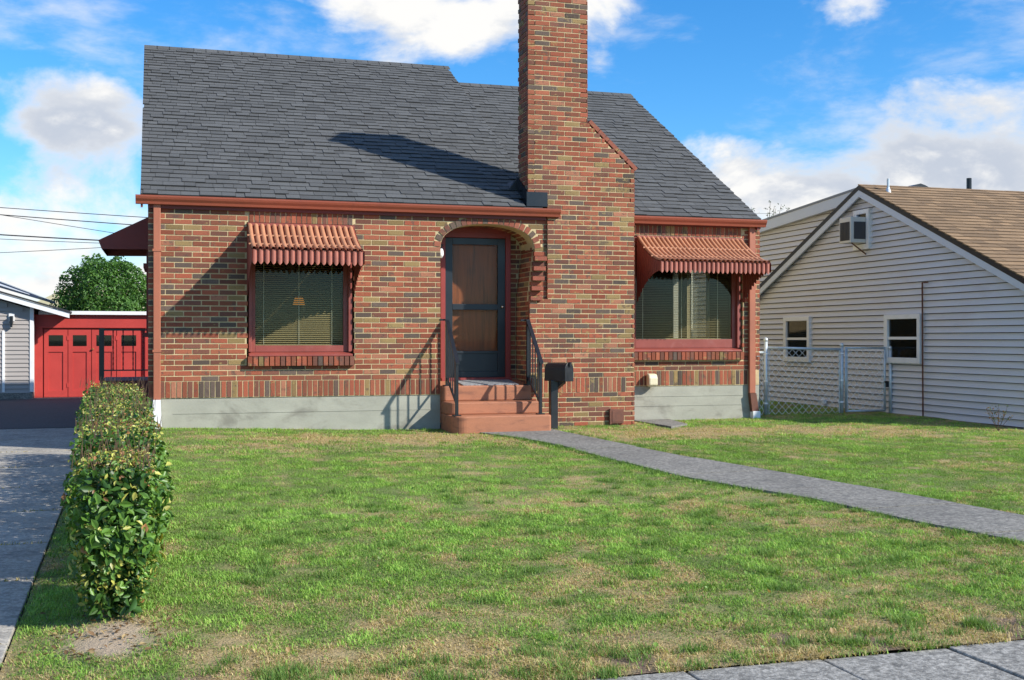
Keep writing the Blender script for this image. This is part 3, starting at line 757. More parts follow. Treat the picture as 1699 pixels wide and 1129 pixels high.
# rake trim boards
b = MB(); b.prism([(EY+.02, EZ-0.012), (RY, RZ-0.02), (RY, RZ-0.16), (EY+.02, EZ-0.15)], 'x', -0.085, -0.06); b.build('rake_board', 'frieze', roof)
b = MB(); b.prism([(EY2+.02, EZ2-0.012), (RY, RZ2-0.02), (RY, RZ2-0.16), (EY2+.02, EZ2-0.15)], 'x', 8.70, 8.725); b.build('rake_board', 'frieze', roof)
# gutters
def gutter(x0, x1, y, z):
    b = MB(); prof = [(y+0.11, z-0.105), (y+0.045, z-0.105), (y+0.035, z-0.075), (y+0.012, z-0.045), (y+0.002, z-0.02), (y, z), (y+0.014, z+0.002), (y+0.016, z-0.012), (y+0.10, z-0.014), (y+0.11, z-0.014)]
    b.prism(prof, 'x', x0, x1); return b.build('gutter', 'gutter', house)
g1 = gutter(-0.145, 5.37, -0.140, 2.885)
g2 = gutter(6.49, 8.83, 0.425, 2.895)
b = MB(); b.box(0.0, 5.19, -0.035, 0.008, 2.735, 2.80); b.box(-0.06, 5.19, -0.06, -0.035, 2.80, 2.84); b.build('frieze_board', 'frieze', house)
b = MB(); b.box(6.49, 8.80, RW-0.035, RW+0.008, 2.775, 2.82); b.box(6.49, 8.80, RW-0.07, RW-0.035, 2.82, 2.85); b.build('frieze_board', 'frieze', house)
# downspouts
def downspout(x0, x1, yf, z0, z1):
    b = MB(); b.box(x0, x1, yf-0.055, yf-0.005, z0, z1); return b.build('downspout', 'downspout', house, bevel=0.008)
d1 = downspout(0.063, 0.150, 0.0, 0.36, 2.785)
for z_ in (0.95, 2.2):
    b = MB(); b.box(0.055, 0.158, -0.062, 0.0, z_, z_+0.03); b.build('strap', 'downspout', d1)
b = MB(); b.prism([(0.05, 0.0), (0.165, -0.02), (0.15, 0.36), (0.06, 0.36)], 'y', -0.09, -0.015); b.build('boot', 'white', d1)
d2 = downspout(8.60, 8.70, RW, 0.30, 2.80)
b = MB(); b.prism([(8.60, 0.30), (8.70, 0.30), (8.745, 0.02), (8.635, 0.02)], 'y', 0.525, 0.60); b.build('elbow', 'rust', d2)
b = MB(); b.box(8.635, 8.755, 0.50, 0.60, -0.09, 0.03); b.build('boot', 'white', d2)
# chimney flashing
b = MB(); zr = lambda y: EZ+0.5604*(y-EY)
b.box(4.905, 5.20, CHF-0.022, CHF-0.006, zr(CHF)+0.005, zr(CHF)+0.20)
b.add([(4.90, CHF-0.02, zr(CHF)+0.005), (4.90, 0.42, zr(0.42)+0.005), (4.90, 0.42, zr(0.42)+0.22), (4.90, CHF-0.02, zr(CHF)+0.19),
       (4.917, CHF-0.02, zr(CHF)+0.005), (4.917, 0.42, zr(0.42)+0.005), (4.917, 0.42, zr(0.42)+0.22), (4.917, CHF-0.02, zr(CHF)+0.19)],
      [(0,3,2,1),(4,5,6,7),(0,4,7,3),(1,2,6,5),(3,7,6,2),(0,1,5,4)])
b.add([(4.76, 0.40, zr(0.40)+0.015), (4.92, 0.40, zr(0.40)+0.20), (4.92, 0.40, zr(0.40)+0.015), (4.78, 0.62, zr(0.62)+0.015), (4.92, 0.62, zr(0.62)+0.06), (4.92, 0.62, zr(0.62)+0.01)],
      [(0,2,1),(3,4,5),(0,1,4,3),(1,2,5,4),(0,3,5,2)])
b.build('flashing', 'flash', chim)
# rusty clean-out door on the chimney, cream vent hood on the right wing
b = MB(); b.box(6.12, 6.315, CHF-0.03, CHF-0.008, -0.06, 0.135); b.box(6.10, 6.125, CHF-0.05, CHF-0.01, -0.07, 0.145)
b.box(6.14, 6.30, CHF-0.036, CHF-0.03, -0.04, 0.115); b.build('cleanout_door', 'rust', chim, bevel=0.004)
b = MB(); b.prism([(RW-0.14, 0.44), (RW-0.14, 0.54), (RW-0.11, 0.60), (RW-0.02, 0.61), (RW-0.02, 0.42), (RW-0.10, 0.42)], 'x', 6.93, 7.07)
vh = b.build('vent_hood', 'cream', house, bevel=0.02)

# ------------------------------------------------------------------ windows and awnings of the brick house
def window(tilt, X0, X1, z0, z1, zg0, Yf, fw_l, fw_r):
    b = MB(); y0, y1 = Yf+0.05, Yf+0.17
    b.box(X0, X0+fw_l*0.45, y0-0.02, y1, z0+0.056, z1-0.09); b.box(X1-fw_r*0.45, X1, y0-0.02, y1, z0+0.056, z1-0.09); b.box(X0, X1, y0-0.02, y1, z1-0.09, z1)
    b.prism([(y0-0.06, z0), (y0-0.06, z0+0.02), (y0+0.02, z0+0.05), (y1, z0+0.055), (y1, z0)], 'x', X0, X1)
    fr = b.build('window', 'trim', house, bevel=0.004)
    b = MB(); yy0, yy1 = y0+0.03, y0+0.075
    b.box(X0+fw_l*0.45, X0+fw_l, yy0, yy1, z0+0.055, z1-0.09); b.box(X1-fw_r, X1-fw_r*0.45, yy0, yy1, z0+0.055, z1-0.09); b.box(X0+fw_l, X1-fw_r, yy0-0.002, yy1, z0+0.055, zg0); b.box(X0+fw_l, X1-fw_r, yy0, yy1, z1-0.14, z1-0.09)
    b.build('sash', 'trim', fr, bevel=0.003)
    b = MB(); b.box(X0+fw_l-.005, X1-fw_r+.005, yy0+0.02, yy0+0.024, zg0-.005, z1-0.13); b.build('pane', 'glass', fr)
    # venetian blind
    b = MB(); z = zg0+0.012; yb = y1+0.03
    while z < z1-0.12:
        b.add([(X0+fw_l, yb-0.010, z-tilt), (X1-fw_r, yb-0.010, z-tilt), (X1-fw_r, yb+0.010, z+tilt), (X0+fw_l, yb+0.010, z+tilt)], [(0,1,2,3)]); z += 0.0255
    bl = b.build('blind', 'blind', fr); bl['kind'] = 'stuff'
    for t in (0.10, 0.5, 0.88):
        b = MB(); x = X0+fw_l+t*(X1-X0-fw_l-fw_r); b.box(x-0.0035, x+0.0035, yb-0.016, yb-0.012, zg0+0.005, z1-0.12); b.build('cord', 'cord', fr)
    b = MB(); b.box(X0+fw_l, X1-fw_r, yb-0.014, yb+0.014, zg0, zg0+0.012); b.build('bottom_rail', 'blind', fr)
    return fr
wl = window(0.0068, 1.222, 2.543, 0.892, 2.586, 1.03, 0.0, 0.085, 0.11)
wr = window(0.0032, 6.61, 8.492, 0.925, 2.63, 1.11, RW, 0.20, 0.115)
# rooms behind the windows
def room(x0, x1, y0, y1, z0, z1, nm):
    b = MB(); b.add([(x0,y0,z0),(x1,y0,z0),(x1,y1,z0),(x0,y1,z0),(x0,y0,z1),(x1,y0,z1),(x1,y1,z1),(x0,y1,z1)], [(0,1,2,3),(7,6,5,4),(1,5,6,2),(2,6,7,3),(3,7,4,0)])
    return b.build(nm, 'room', house)
room(0.30, 3.40, 0.27, 4.6, 0.50, 2.75, 'interior')
b = MB(); b.add([(5.4,.87,.5),(8.5,.87,.5),(8.5,4.8,.5),(5.4,4.8,.5),(5.4,.87,2.75),(8.5,.87,2.75),(8.5,4.8,2.75),(5.4,4.8,2.75)], [(0,1,2,3),(7,6,5,4),(2,6,7,3),(3,7,4,0)])
for a0, a1, c0, c1 in ((.87, 1.72, .5, 2.75), (2.95, 4.8, .5, 2.75), (1.72, 2.95, .5, 1.05), (1.72, 2.95, 2.30, 2.75)): b.add([(8.5, a0, c0), (8.5, a0, c1), (8.5, a1, c1), (8.5, a1, c0)], [(0,1,2,3)])
rr = b.build('interior', 'room', house)
b = MB(); b.box(8.46, 8.82, 1.68, 1.72, 1.01, 2.34); b.box(8.46, 8.82, 2.95, 2.99, 1.01, 2.34); b.box(8.46, 8.82, 1.72, 2.95, 2.30, 2.34); b.box(8.46, 8.82, 1.72, 2.95, 1.01, 1.05)
sidew = b.build('window', 'white', house); b = MB(); b.box(8.68, 8.684, 1.72, 2.95, 1.05, 2.30); b.build('pane', 'glass', sidew)
b = MB()
for k in range(7): b.box(8.40, 8.455, 2.29+k*0.05, 2.32+k*0.05, 0.55, 2.6)
b.box(8.43, 8.44, 2.29, 2.63, 0.55, 2.6); b.build('curtain', 'curtain', sidew)
# lamp seen through the left blind
lamp = thing('table_lamp', 'lit table lamp with an orange shade behind the left window blind', 'lamp', (2.00, 1.30, 0.50))
b = MB(); b.lathe([(0.055, 1.20), (0.085, 1.09)], (1.99, 1.30, 0.5), 16); b.build('lamp_shade', 'lampshade', lamp)
b = MB(); b.lathe([(0.06, 0.42), (0.19, 0.56), (0.22, 0.72), (0.13, 0.86), (0.025, 0.92), (0.025, 1.09)], (2.06, 1.30, 0.5), 16); b.build('lamp_base', 'blue_fabric', lamp, True)
b = MB(); b.box(1.55, 2.5, 1.05, 1.55, 0.86, 0.92); b.box(1.6, 1.66, 1.1, 1.16, 0.5, 0.86); b.box(2.4, 2.46, 1.1, 1.16, 0.5, 0.86); b.box(1.6, 1.66, 1.44, 1.5, 0.5, 0.86); b.box(2.4, 2.46, 1.44, 1.5, 0.5, 0.86)
tag(b.build('side_table', 'wood'), 'dark wooden side table under the lamp inside the left window', 'table')

def awning(X0, X1, Yw, zt, d, zf, zv, n, zlow, mat, mside, nm='awning'):
    w = (X1-X0)/n
    prof = [(t*d, zt-(zt-zf)*(1-(1-t)**1.55)) for t in np.linspace(0, 1, 7)]
    root = MB(); root.box(X0, X1, Yw-0.035, Yw-0.002, zt-0.02, zt+0.025)
    aw = root.build(nm, mside, house); b = MB(); b.tube([(X0, Yw-d+0.04, zf-0.035), (X1, Yw-d+0.04, zf-0.035)], 0.012, 6); b.build('front_bar', mside, aw)
    ss = (0.0, 0.03, 0.18, 0.38, 0.58, 0.73, 0.76); hh = (0.0, 0.018, 0.028, 0.031, 0.028, 0.018, 0.0)
    def slat_mesh():
        b = MB(); rows = []
        path = [(dd, z, 'n') for dd, z in prof]+[(d+0.018, zf-0.004, 'n')]
        for i, (dd, z, _) in enumerate(path):
            a0 = path[max(i-1, 0)]; a1 = path[min(i+1, len(path)-1)]; tx, tz = a1[0]-a0[0], a1[1]-a0[1]; l_ = math.hypot(tx, tz); nn = (-tz/l_, tx/l_)
            nn = (abs(nn[0]), abs(nn[1])); rows.append([(s_*w*0.97, -(dd+nn[0]*h), z+nn[1]*h) for s_, h in zip(ss, hh)])
        top_rows = rows
        tip = (0.034, 0.030, 0.014, 0.0, 0.014, 0.030, 0.034); h2 = (0.0, 0.012, 0.020, 0.023, 0.020, 0.012, 0.0)
        val = [[(s_*w*0.97, -(d-0.022+h), zf-0.006) for s_, h in zip(ss, h2)], [(s_*w*0.97, -(d-0.022+h), zv+t_) for s_, h, t_ in zip(ss, h2, tip)]]
        vs2 = [p for r in val for p in r]; k2 = len(ss); bv = MB(); bv.add(vs2, [(j+1, j, k2+j, k2+j+1) for j in range(k2-1)])
        mev = bpy.data.meshes.new('valance_slat'); mev.from_pydata(bv.v, [], [tuple(reversed(q_)) for q_ in bv.f]); mev.shade_smooth(); mev.materials.append(M['valance'])
        vs = [p for r in rows for p in r]; k = len(ss); fs = [(i*k+j, i*k+j+1, (i+1)*k+j+1, (i+1)*k+j) for i in range(len(rows)-1) for j in range(k-1)]
        b.add(vs, [tuple(reversed(q_)) for q_ in fs])
        me = bpy.data.meshes.new('awning_slat'); me.from_pydata(b.v, [], b.f); me.shade_smooth(); me.materials.append(M[mat]); return me, mev
    me, mev = slat_mesh()
    for i in range(n):
        o = bpy.data.objects.new('slat', me); COL.objects.link(o); o.parent = aw; o.location = (X0+i*w, Yw, random.uniform(-.003, .003))
        o = bpy.data.objects.new('valance_slat', mev); COL.objects.link(o); o.parent = aw; o.location = (X0+i*w, Yw, random.uniform(-.003, .003))
    b = MB()   # lower layer of the awning, seen in the gaps
    for i in range(len(prof)-1): b.add([(X0, Yw-prof[i][0], prof[i][1]-0.004), (X1, Yw-prof[i][0], prof[i][1]-0.004), (X1, Yw-prof[i+1][0], prof[i+1][1]-0.004), (X0, Yw-prof[i+1][0], prof[i+1][1]-0.004)], [(0,3,2,1)])
    b.add([(X0, Yw-d+0.026, zf-0.004), (X1, Yw-d+0.026, zf-0.004), (X1, Yw-d+0.026, zv+0.045), (X0, Yw-d+0.026, zv+0.045)], [(0,3,2,1)])
    b.build('under_layer', mside, aw)
    # dark clips across the slats
    for t in (2, 4):
        b = MB()
        for i in range(n): b.box(X0+i*w-0.022, X0+i*w+0.010, Yw-prof[t][0]-0.02, Yw-prof[t][0]+0.0, prof[t][1]+0.003, prof[t][1]+0.022)
        cl = b.build('clips', mat, aw); cl['kind'] = 'stuff'
    # corrugated side panels
    for X, sgn in ((X0, 1), (X1, -1)):
        b = MB(); m = 12
        for i in range(m):
            t0, t1 = i/m, (i+1)/m
            zt0 = zt-(zt-zf)*(1-(1-t0)**1.55)-0.006; zt1 = zt-(zt-zf)*(1-(1-t1)**1.55)-0.006
            lowf = lambda t: zlow+(zv+0.03-zlow)*(1-(1-t)**2.0)
            zb = min(lowf((t0+t1)/2), zt1-0.02); dx = 0.008*sgn
            y0, y1 = Yw-t0*d-0.002, Yw-t1*d-0.002; ym = (y0+y1)/2
            b.add([(X, y0, zt0), (X-dx, ym, (zt0+zt1)/2), (X, y1, zt1), (X, y1, zb+0.01), (X-dx, ym, zb-0.006), (X, y0, zb+0.01)], [(0,1,4,5), (1,2,3,4)])
        b.build('side_panel', mside, aw)
    return aw
awning(1.205, 2.56, 0.0, 2.566, 0.85, 2.20, 2.01, 18, 1.67, 'awning', 'awning_side')
awning(6.79, 8.51, RW, 2.60, 0.85, 2.205, 2.035, 24, 1.62, 'awning', 'awning_side')
# solid awning and window on the left side wall
b = MB(); b.add([(0.0, 1.6, 2.80), (-0.67, 1.6, 2.455), (-0.625, 1.6, 2.335), (0.0, 1.6, 2.345), (0.0, 3.0, 2.80), (-0.67, 3.0, 2.455), (-0.625, 3.0, 2.335), (0.0, 3.0, 2.345)],
                [(0,1,2,3),(4,7,6,5),(0,4,5,1),(1,5,6,2)])
b.build('side_awning', 'awning_dark', house)
b = MB(); b.box(-0.09, 0.02, 1.72, 2.88, 2.10, 2.16); b.box(-0.05, 0.03, 1.75, 1.83, 1.2, 2.55); b.box(-0.05, 0.03, 2.77, 2.85, 1.2, 2.55); b.box(-0.05, 0.03, 1.75, 2.85, 2.47, 2.55); b.box(-0.09, 0.03, 1.72, 2.88, 1.14, 1.2)
sw_ = b.build('window', 'frieze', house); b = MB(); b.box(0.0, 0.005, 1.8, 2.8, 1.2, 2.5); b.build('pane', 'dark_glass', sw_)

# ------------------------------------------------------------------ front door
b = MB(); yb = 0.60
b.box(3.85, 3.915, yb-0.05, 0.628, 0.56, 2.60); b.box(4.785, 4.858, yb-0.05, 0.628, 0.56, 2.60); b.box(3.85, 4.858, yb-0.05, 0.628, 2.60, 2.70); b.box(3.915, 4.785, yb-0.05, 0.628, 2.525, 2.60); b.box(3.85, 4.858, yb-0.12, 0.69, 0.50, 0.575)
dfm = b.build('door_frame', 'redframe', house, bevel=0.003)
b = MB(); y0, y1 = yb-0.03, yb+0.01
b.box(3.918, 4.02, y0, y1, 0.578, 2.52); b.box(4.675, 4.782, y0, y1, 0.578, 2.52); b.box(4.02, 4.675, y0, y1, 2.43, 2.52); b.box(4.02, 4.675, y0-.003, y1, 1.52, 1.60); b.box(4.02, 4.675, y0, y1, 0.578, 0.66); b.box(4.02, 4.675, y0+0.012, y1, 0.66, 0.92); b.box(4.02, 4.675, y0-.002, y1, 0.91, 0.945)
sdoor = b.build('storm_door', 'door_blue', house, bevel=0.003)
for z0_, z1_ in ((0.945, 1.52), (1.60, 2.43)):
    b = MB(); b.box(4.02, 4.675, y0+0.015, y0+0.019, z0_, z1_); b.build('pane', 'storm_glass', sdoor)
b = MB(); b.tube([(4.735, y0, 1.565), (4.735, y0-0.03, 1.565), (4.735, y0-0.05, 1.565)], [0.012, 0.012, 0.02], 10); b.build('handle', 'chrome', sdoor, True)
b = MB(); b.box(3.92, 4.78, 0.655, 0.695, 0.578, 2.52); b.build('inner_door', 'wood', house)
b = MB(); b.box(3.6, 5.1, 0.72, 0.76, 0.4, 2.8); b.build('door_backing', 'room', house)
b = MB(); b.lathe([(0.03, 0.12), (0.03, 0.10), (0.012, 0.095), (0.012, 0.06)], (3.80, 0.33, 2.28), 10); b.box(3.713, 3.81, 0.315, 0.345, 2.37, 2.40)
pl = b.build('porch_light', 'iron', house); b = MB(); b.lathe([(0.015, -0.075), (0.038, -0.03), (0.035, 0.02), (0.02, 0.06)], (3.80, 0.33, 2.29), 12); b.build('lamp_glass', 'lampglass', pl, True)

# ------------------------------------------------------------------ front steps
def step_poly(x0, x1, yf, r, yb=0.0):
    p = [(x0, yb)]
    for k in range(9):
        a_ = math.pi+k*math.pi/16; p.append((x0+r+r*math.cos(a_), yf+r+r*math.sin(a_)))
    for k in range(5):
        a_ = -math.pi/2+k*math.pi/8; rr_ = 0.03; p.append((x1-rr_+rr_*math.cos(a_), yf+rr_+rr_*math.sin(a_)))
    p.append((x1, yb)); return p
st = thing('front_steps', 'three terracotta painted concrete steps up to the arched porch', 'steps', (4.35, -0.3, -0.08))
for (x1, yf, r, z0, z1) in ((5.035, -0.72, 0.17, -0.30, 0.125), (4.985, -0.42, 0.13, 0.125, 0.287), (4.955, -0.12, 0.05, 0.287, 0.490)):
    b = MB(); b.prism(step_poly(3.722, x1, yf, r), 'z', z0, z1); b.build('step', 'steps', st, bevel=0.018)
b = MB(); b.add([(3.713, -0.001, 0.487), (5.03, -0.001, 0.487), (5.03, 0.62, 0.545), (3.713, 0.62, 0.545), (3.713, -0.001, 0.0), (5.03, -0.001, 0.0), (5.03, 0.62, 0.0), (3.713, 0.62, 0.0)],
                [(0,1,2,3),(4,7,6,5),(0,4,5,1),(1,5,6,2),(2,6,7,3),(3,7,4,0)]); b.build('landing', 'steps', st)
b = MB(); yA, yB = -0.03, 0.46; zf_ = lambda y: 0.487+0.058*(y+0.001)/0.621+0.002
b.add([(4.02, yA, zf_(yA)), (4.80, yA, zf_(yA)), (4.80, yB, zf_(yB)), (4.02, yB, zf_(yB)), (4.02, yA, zf_(yA)+0.014), (4.80, yA, zf_(yA)+0.014), (4.80, yB, zf_(yB)+0.014), (4.02, yB, zf_(yB)+0.014)],
      [(0,3,2,1),(4,5,6,7),(0,1,5,4),(1,2,6,5),(2,3,7,6),(3,0,4,7)])
tag(b.build('doormat', 'mat'), 'grey speckled doormat on the porch landing', 'doormat')

def railing(xb, label, dx=0.0):
    t = thing('stair_railing', label, 'railing', (xb, -0.33, 0.1), 'iron railings of the front steps')
    yb_, yf_ = -0.055, -0.60; zb0, zb1, zf0, zf1 = 0.49, 1.355, 0.127, 0.835
    for y_, z0_, z1_ in ((yb_, zb0, zb1), (yf_, zf0, zf1)):
        b = MB(); b.box(xb-0.019, xb+0.019, y_-0.019, y_+0.019, z0_, z1_); po = b.build('post', 'iron', t)
        b = MB(); b.box(xb-0.05, xb+0.05, y_-0.05, y_+0.05, z0_, z0_+0.012); b.build('foot_plate', 'iron', po)
    sl_ = (zf1-zb1)/(yf_-yb_)
    b = MB(); h_ = 0.018
    y0_, y1_ = 0.0, -0.65; z0_ = zb1; z1_ = zf1+(-0.65-yf_)*sl_
    def bar(ya, za, yb2, zb2, w_, th):
        b.add([(xb-w_, ya, za), (xb+w_, ya, za), (xb+w_, yb2, zb2), (xb-w_, yb2, zb2), (xb-w_, ya, za+th), (xb+w_, ya, za+th), (xb+w_, yb2, zb2+th), (xb-w_, yb2, zb2+th)],
              [(0,1,2,3),(4,7,6,5),(0,4,5,1),(1,5,6,2),(2,6,7,3),(3,7,4,0)])
    bar(yb_-0.01, zb1-0.004, y1_, z1_, 0.026, 0.022); bar(0.02, zb1+0.004, yb_-0.02, zb1+0.002, 0.026, 0.02)
    b.box(xb-0.085+dx, xb+0.0+dx, -0.005, 0.018, zb1+0.002, zb1+0.026)
    b.build('handrail', 'iron', t)
    b = MB(); bar(yb_, zb0+0.10, yf_, zf0+0.13, 0.012, 0.02); b.build('bottom_rail', 'iron', t)
    for k in range(1, 5):
        y_ = yb_+(yf_-yb_)*k/5; zt_ = zb1+(y_-yb_)*sl_; zl_ = zb0+0.10+(zf0+0.03-zb0)*k/5
        b = MB(); b.box(xb-0.007, xb+0.007, y_-0.007, y_+0.007, zl_, zt_); b.build('baluster', 'iron', t)
railing(3.79, 'black iron stair railing on the left side of the terracotta steps, beside the window wall')
railing(4.92, 'black iron stair railing on the right side of the steps, next to the mailbox')

# ------------------------------------------------------------------ mailbox
mb = thing('mailbox', 'black metal mailbox on a black wooden post in front of the chimney', 'mailbox', (5.19, -0.35, -0.08))
rot = Matrix.Rotation(rad(32), 3, 'Z'); cpos = Vector((5.25, -0.36, 0.55))
b = MB(); b.box(5.135, 5.235, -0.40, -0.30, -0.20, 0.56); post = b.build('post', 'mail', mb, bevel=0.006)
prof = [(-0.085, 0.0), (0.085, 0.0), (0.085, 0.15)]+[(0.085*math.cos(a_), 0.15+0.095*math.sin(a_)) for a_ in np.linspace(0.3, math.pi-0.3, 9)]+[(-0.085, 0.15)]
def mbox(prof, y0_, y1_):
    b = MB(); b.prism(prof, 'y', y0_, y1_); b.v = [tuple(rot @ Vector(p)+cpos) for p in b.v]; return b
mbox(prof, -0.17, 0.17).build('box', 'mail', mb, bevel=0.006)
mbox([(p[0]*1.05, p[1]*1.03-0.003) for p in prof], -0.192, -0.170).build('door', 'mail', mb, bevel=0.004)
b = MB(); b.prism([(-0.02, 0.20), (0.02, 0.20), (0.02, 0.255), (-0.02, 0.255)], 'y', -0.215, -0.192); b.v = [tuple(rot @ Vector(p)+cpos) for p in b.v]; b.build('latch', 'mail', mb)
b = MB(); b.prism([(-0.10, 0.0), (-0.10, -0.03), (0.03, -0.12), (0.09, -0.13), (0.09, 0.0)], 'x', -0.035, 0.035); b.v = [tuple(rot @ Vector(p)+cpos) for p in b.v]; b.build('bracket', 'mail', mb)

# ------------------------------------------------------------------ side porch on the left of the house
b = MB(); b.box(-0.72, -0.002, 2.9, 4.6, -0.32, 0.50); sp = thing('side_porch', 'dark red concrete porch slab at the left side of the brick house', 'porch', (-0.36, 3.7, -0.3)); b.build('slab', 'porch_red', sp)
b = MB(); b.box(-0.45, -0.002, 2.6, 2.9, -0.32, 0.22); b.build('step', 'porch_red', sp)
sr = thing('porch_railing', 'black wrought iron railing with twisted bars on the side porch', 'railing', (-0.4, 3.0, 0.5))
b = MB(); b.box(-0.735, -0.665, 2.96, 3.03, 0.50, 1.27); b.build('post', 'iron', sr)
b = MB(); b.box(-0.665, -0.01, 2.985, 3.005, 1.235, 1.26); b.build('top_rail', 'iron', sr); b = MB(); b.box(-0.665, -0.01, 2.985, 3.005, 0.64, 0.66); b.build('bottom_rail', 'iron', sr)
for k in range(4):
    b = MB(); x = -0.54+k*0.14; vs = []
    for i in range(15):
        a_ = i*0.8; z_ = 0.66+i*(1.235-0.66)/14
        for j in range(4): vs.append((x+0.010*math.cos(a_+j*math.pi/2), 2.995+0.010*math.sin(a_+j*math.pi/2), z_))
    b.add(vs, [(i*4+j, i*4+(j+1)%4, (i+1)*4+(j+1)%4, (i+1)*4+j) for i in range(14) for j in range(4)]); b.build('baluster', 'iron', sr)

# ------------------------------------------------------------------ neighbouring house on the right
NX = 11.5; PY, PZ, HW, TN = 1.90, 3.63, 3.85, 0.452
KN = (11.5-CAMX)/(11.2-CAMX)
def ty(y): return CAMY+(y-CAMY)*KN
def tz(z): return CAMZ+(z-CAMZ)*KN
nb = thing('neighbour_house', 'grey vinyl sided house with tan shingle roof beside the chain link fence', 'house', (14, 1.5, -0.1))
rake = lambda y: PZ-TN*abs(y-PY)
b = MB(); b.prism([(PY-HW, -0.25), (PY+HW, -0.25), (PY+HW, rake(PY+HW)-0.03), (PY, PZ-0.03), (PY-HW, rake(PY-HW)-0.03)], 'x', NX+0.03, 22.0)
b.box(NX+0.10, 20, PY+HW, 9.5, -0.25, 3.2); b.prism([(2.05, 2.4), (9.5, 2.4), (9.5, 3.08), (2.05, 3.56)], 'x', NX+0.09, 20)
b.build('wall', 'siding_gap', nb)
def siding(bx, ya, yb_, z0, z1, mat, parent, exp=0.1005):
    b = MB(); z0 += 0.011; b.add([(bx+0.008, ya, z1), (bx+0.008, yb_, z1), (bx-0.030, yb_, z0), (bx-0.030, ya, z0), (bx+0.03, ya, z1), (bx+0.03, yb_, z1), (bx+0.03, yb_, z0), (bx+0.03, ya, z0)],
                    [(0,1,2,3),(3,2,6,7),(0,3,7,4),(1,5,6,2),(4,5,1,0),(7,6,5,4)]); return b.build('siding_board', mat, parent)
z = -0.11; E_ = 0.1005
while z < PZ-0.10:
    zt_ = z+E_; zc = z+E_*0.6; half = HW if zc < PZ-TN*HW else (PZ-zc)/TN-0.02
    if half > 0.15: siding(NX, PY-half, PY+half, z, zt_, 'siding', nb)
    z += E_
z = -0.06
while z < 3.52:
    zc = z+E_*0.35; ytop = 2.05+(3.53-zc)/0.066; y1_ = min(9.5, ytop); y0_ = PY+HW+0.02 if zc < PZ-TN*HW else PY+max(0.05, (PZ-zc)/TN-0.4)
    if y1_-y0_ > 0.2: siding(NX+0.07, y0_, y1_, z, z+E_, 'siding', nb)
    z += E_
# roof of the neighbour
XO = NX-0.13
def nroof(sgn):
    ye = PY+sgn*(HW+0.30); ze = PZ-TN*(HW+0.30)
    b = MB(); b.prism([(PY, PZ+0.07), (ye, ze+0.07), (ye, ze-0.01), (PY, PZ-0.01)], 'x', XO, 22.3); return b
b = nroof(-1); b3 = nroof(1); b.add(b3.v, b3.f); nr = b.build('roof', 'roof_edge', nb)
b = MB()
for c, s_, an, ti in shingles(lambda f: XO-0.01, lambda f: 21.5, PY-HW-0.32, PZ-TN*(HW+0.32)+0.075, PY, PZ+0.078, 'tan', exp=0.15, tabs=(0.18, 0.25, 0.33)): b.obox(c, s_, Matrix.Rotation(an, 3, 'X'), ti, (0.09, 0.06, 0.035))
stuff(b.build('roof_shingles', 'tan_shingle', nb))
for sgn in (-1, 1):
    ye = PY+sgn*(HW+0.30); ze = PZ-TN*(HW+0.30)
    b = MB(); b.prism([(PY, PZ+0.0), (ye, ze+0.0), (ye, ze-0.115), (PY, PZ-0.125)], 'x', XO+0.005, XO+0.035); b.build('rake_board', 'fascia', nr)
    b = MB(); b.prism([(PY, PZ-0.012), (ye, ze-0.012), (ye, ze-0.03), (PY, PZ-0.03)], 'x', XO+0.035, NX+0.02); b.build('soffit', 'white', nr)
b = MB(); b.prism([(2.0, 3.69), (9.8, 3.15), (9.8, 3.11), (2.0, 3.65)], 'x', NX-0.06, 20.2); b.build('shed_roof', 'grey_roof', nr)
b = MB(); b.prism([(2.2, 3.636), (9.8, 3.11), (9.8, 2.92), (2.2, 3.445)], 'x', NX-0.05, NX+0.03); b.build('shed_fascia', 'fascia', nr)
b = MB(); b.box(NX-0.045, NX+0.06, PY-HW-0.02, PY-HW+0.05, -0.13, rake(PY-HW)); b.build('corner_board', 'fascia', nb)
b = MB(); b.box(NX-0.045, NX+0.06, PY+HW-0.06, PY+HW+0.03, -0.13, rake(PY+HW)); b.build('corner_board', 'fascia', nb)
z = -0.11
while z < 1.75:
    b = MB(); yf_ = PY-HW; b.add([(NX+0.06, yf_+0.008, z+E_), (22.0, yf_+0.008, z+E_), (22.0, yf_-0.03, z+0.011), (NX+0.06, yf_-0.03, z+0.011), (NX+0.06, yf_+0.03, z+E_), (22.0, yf_+0.03, z+E_), (22.0, yf_+0.03, z+0.011), (NX+0.06, yf_+0.03, z+0.011)], [(3,2,1,0),(7,6,2,3),(4,7,3,0),(2,6,5,1),(0,1,5,4)])
    b.build('siding_board', 'siding', nb); z += E_
b = MB(); b.box(NX-0.012, NX+0.06, PY-HW, PY+HW, -0.3, -0.115); b.build('foundation', 'concrete_foundation', nb)
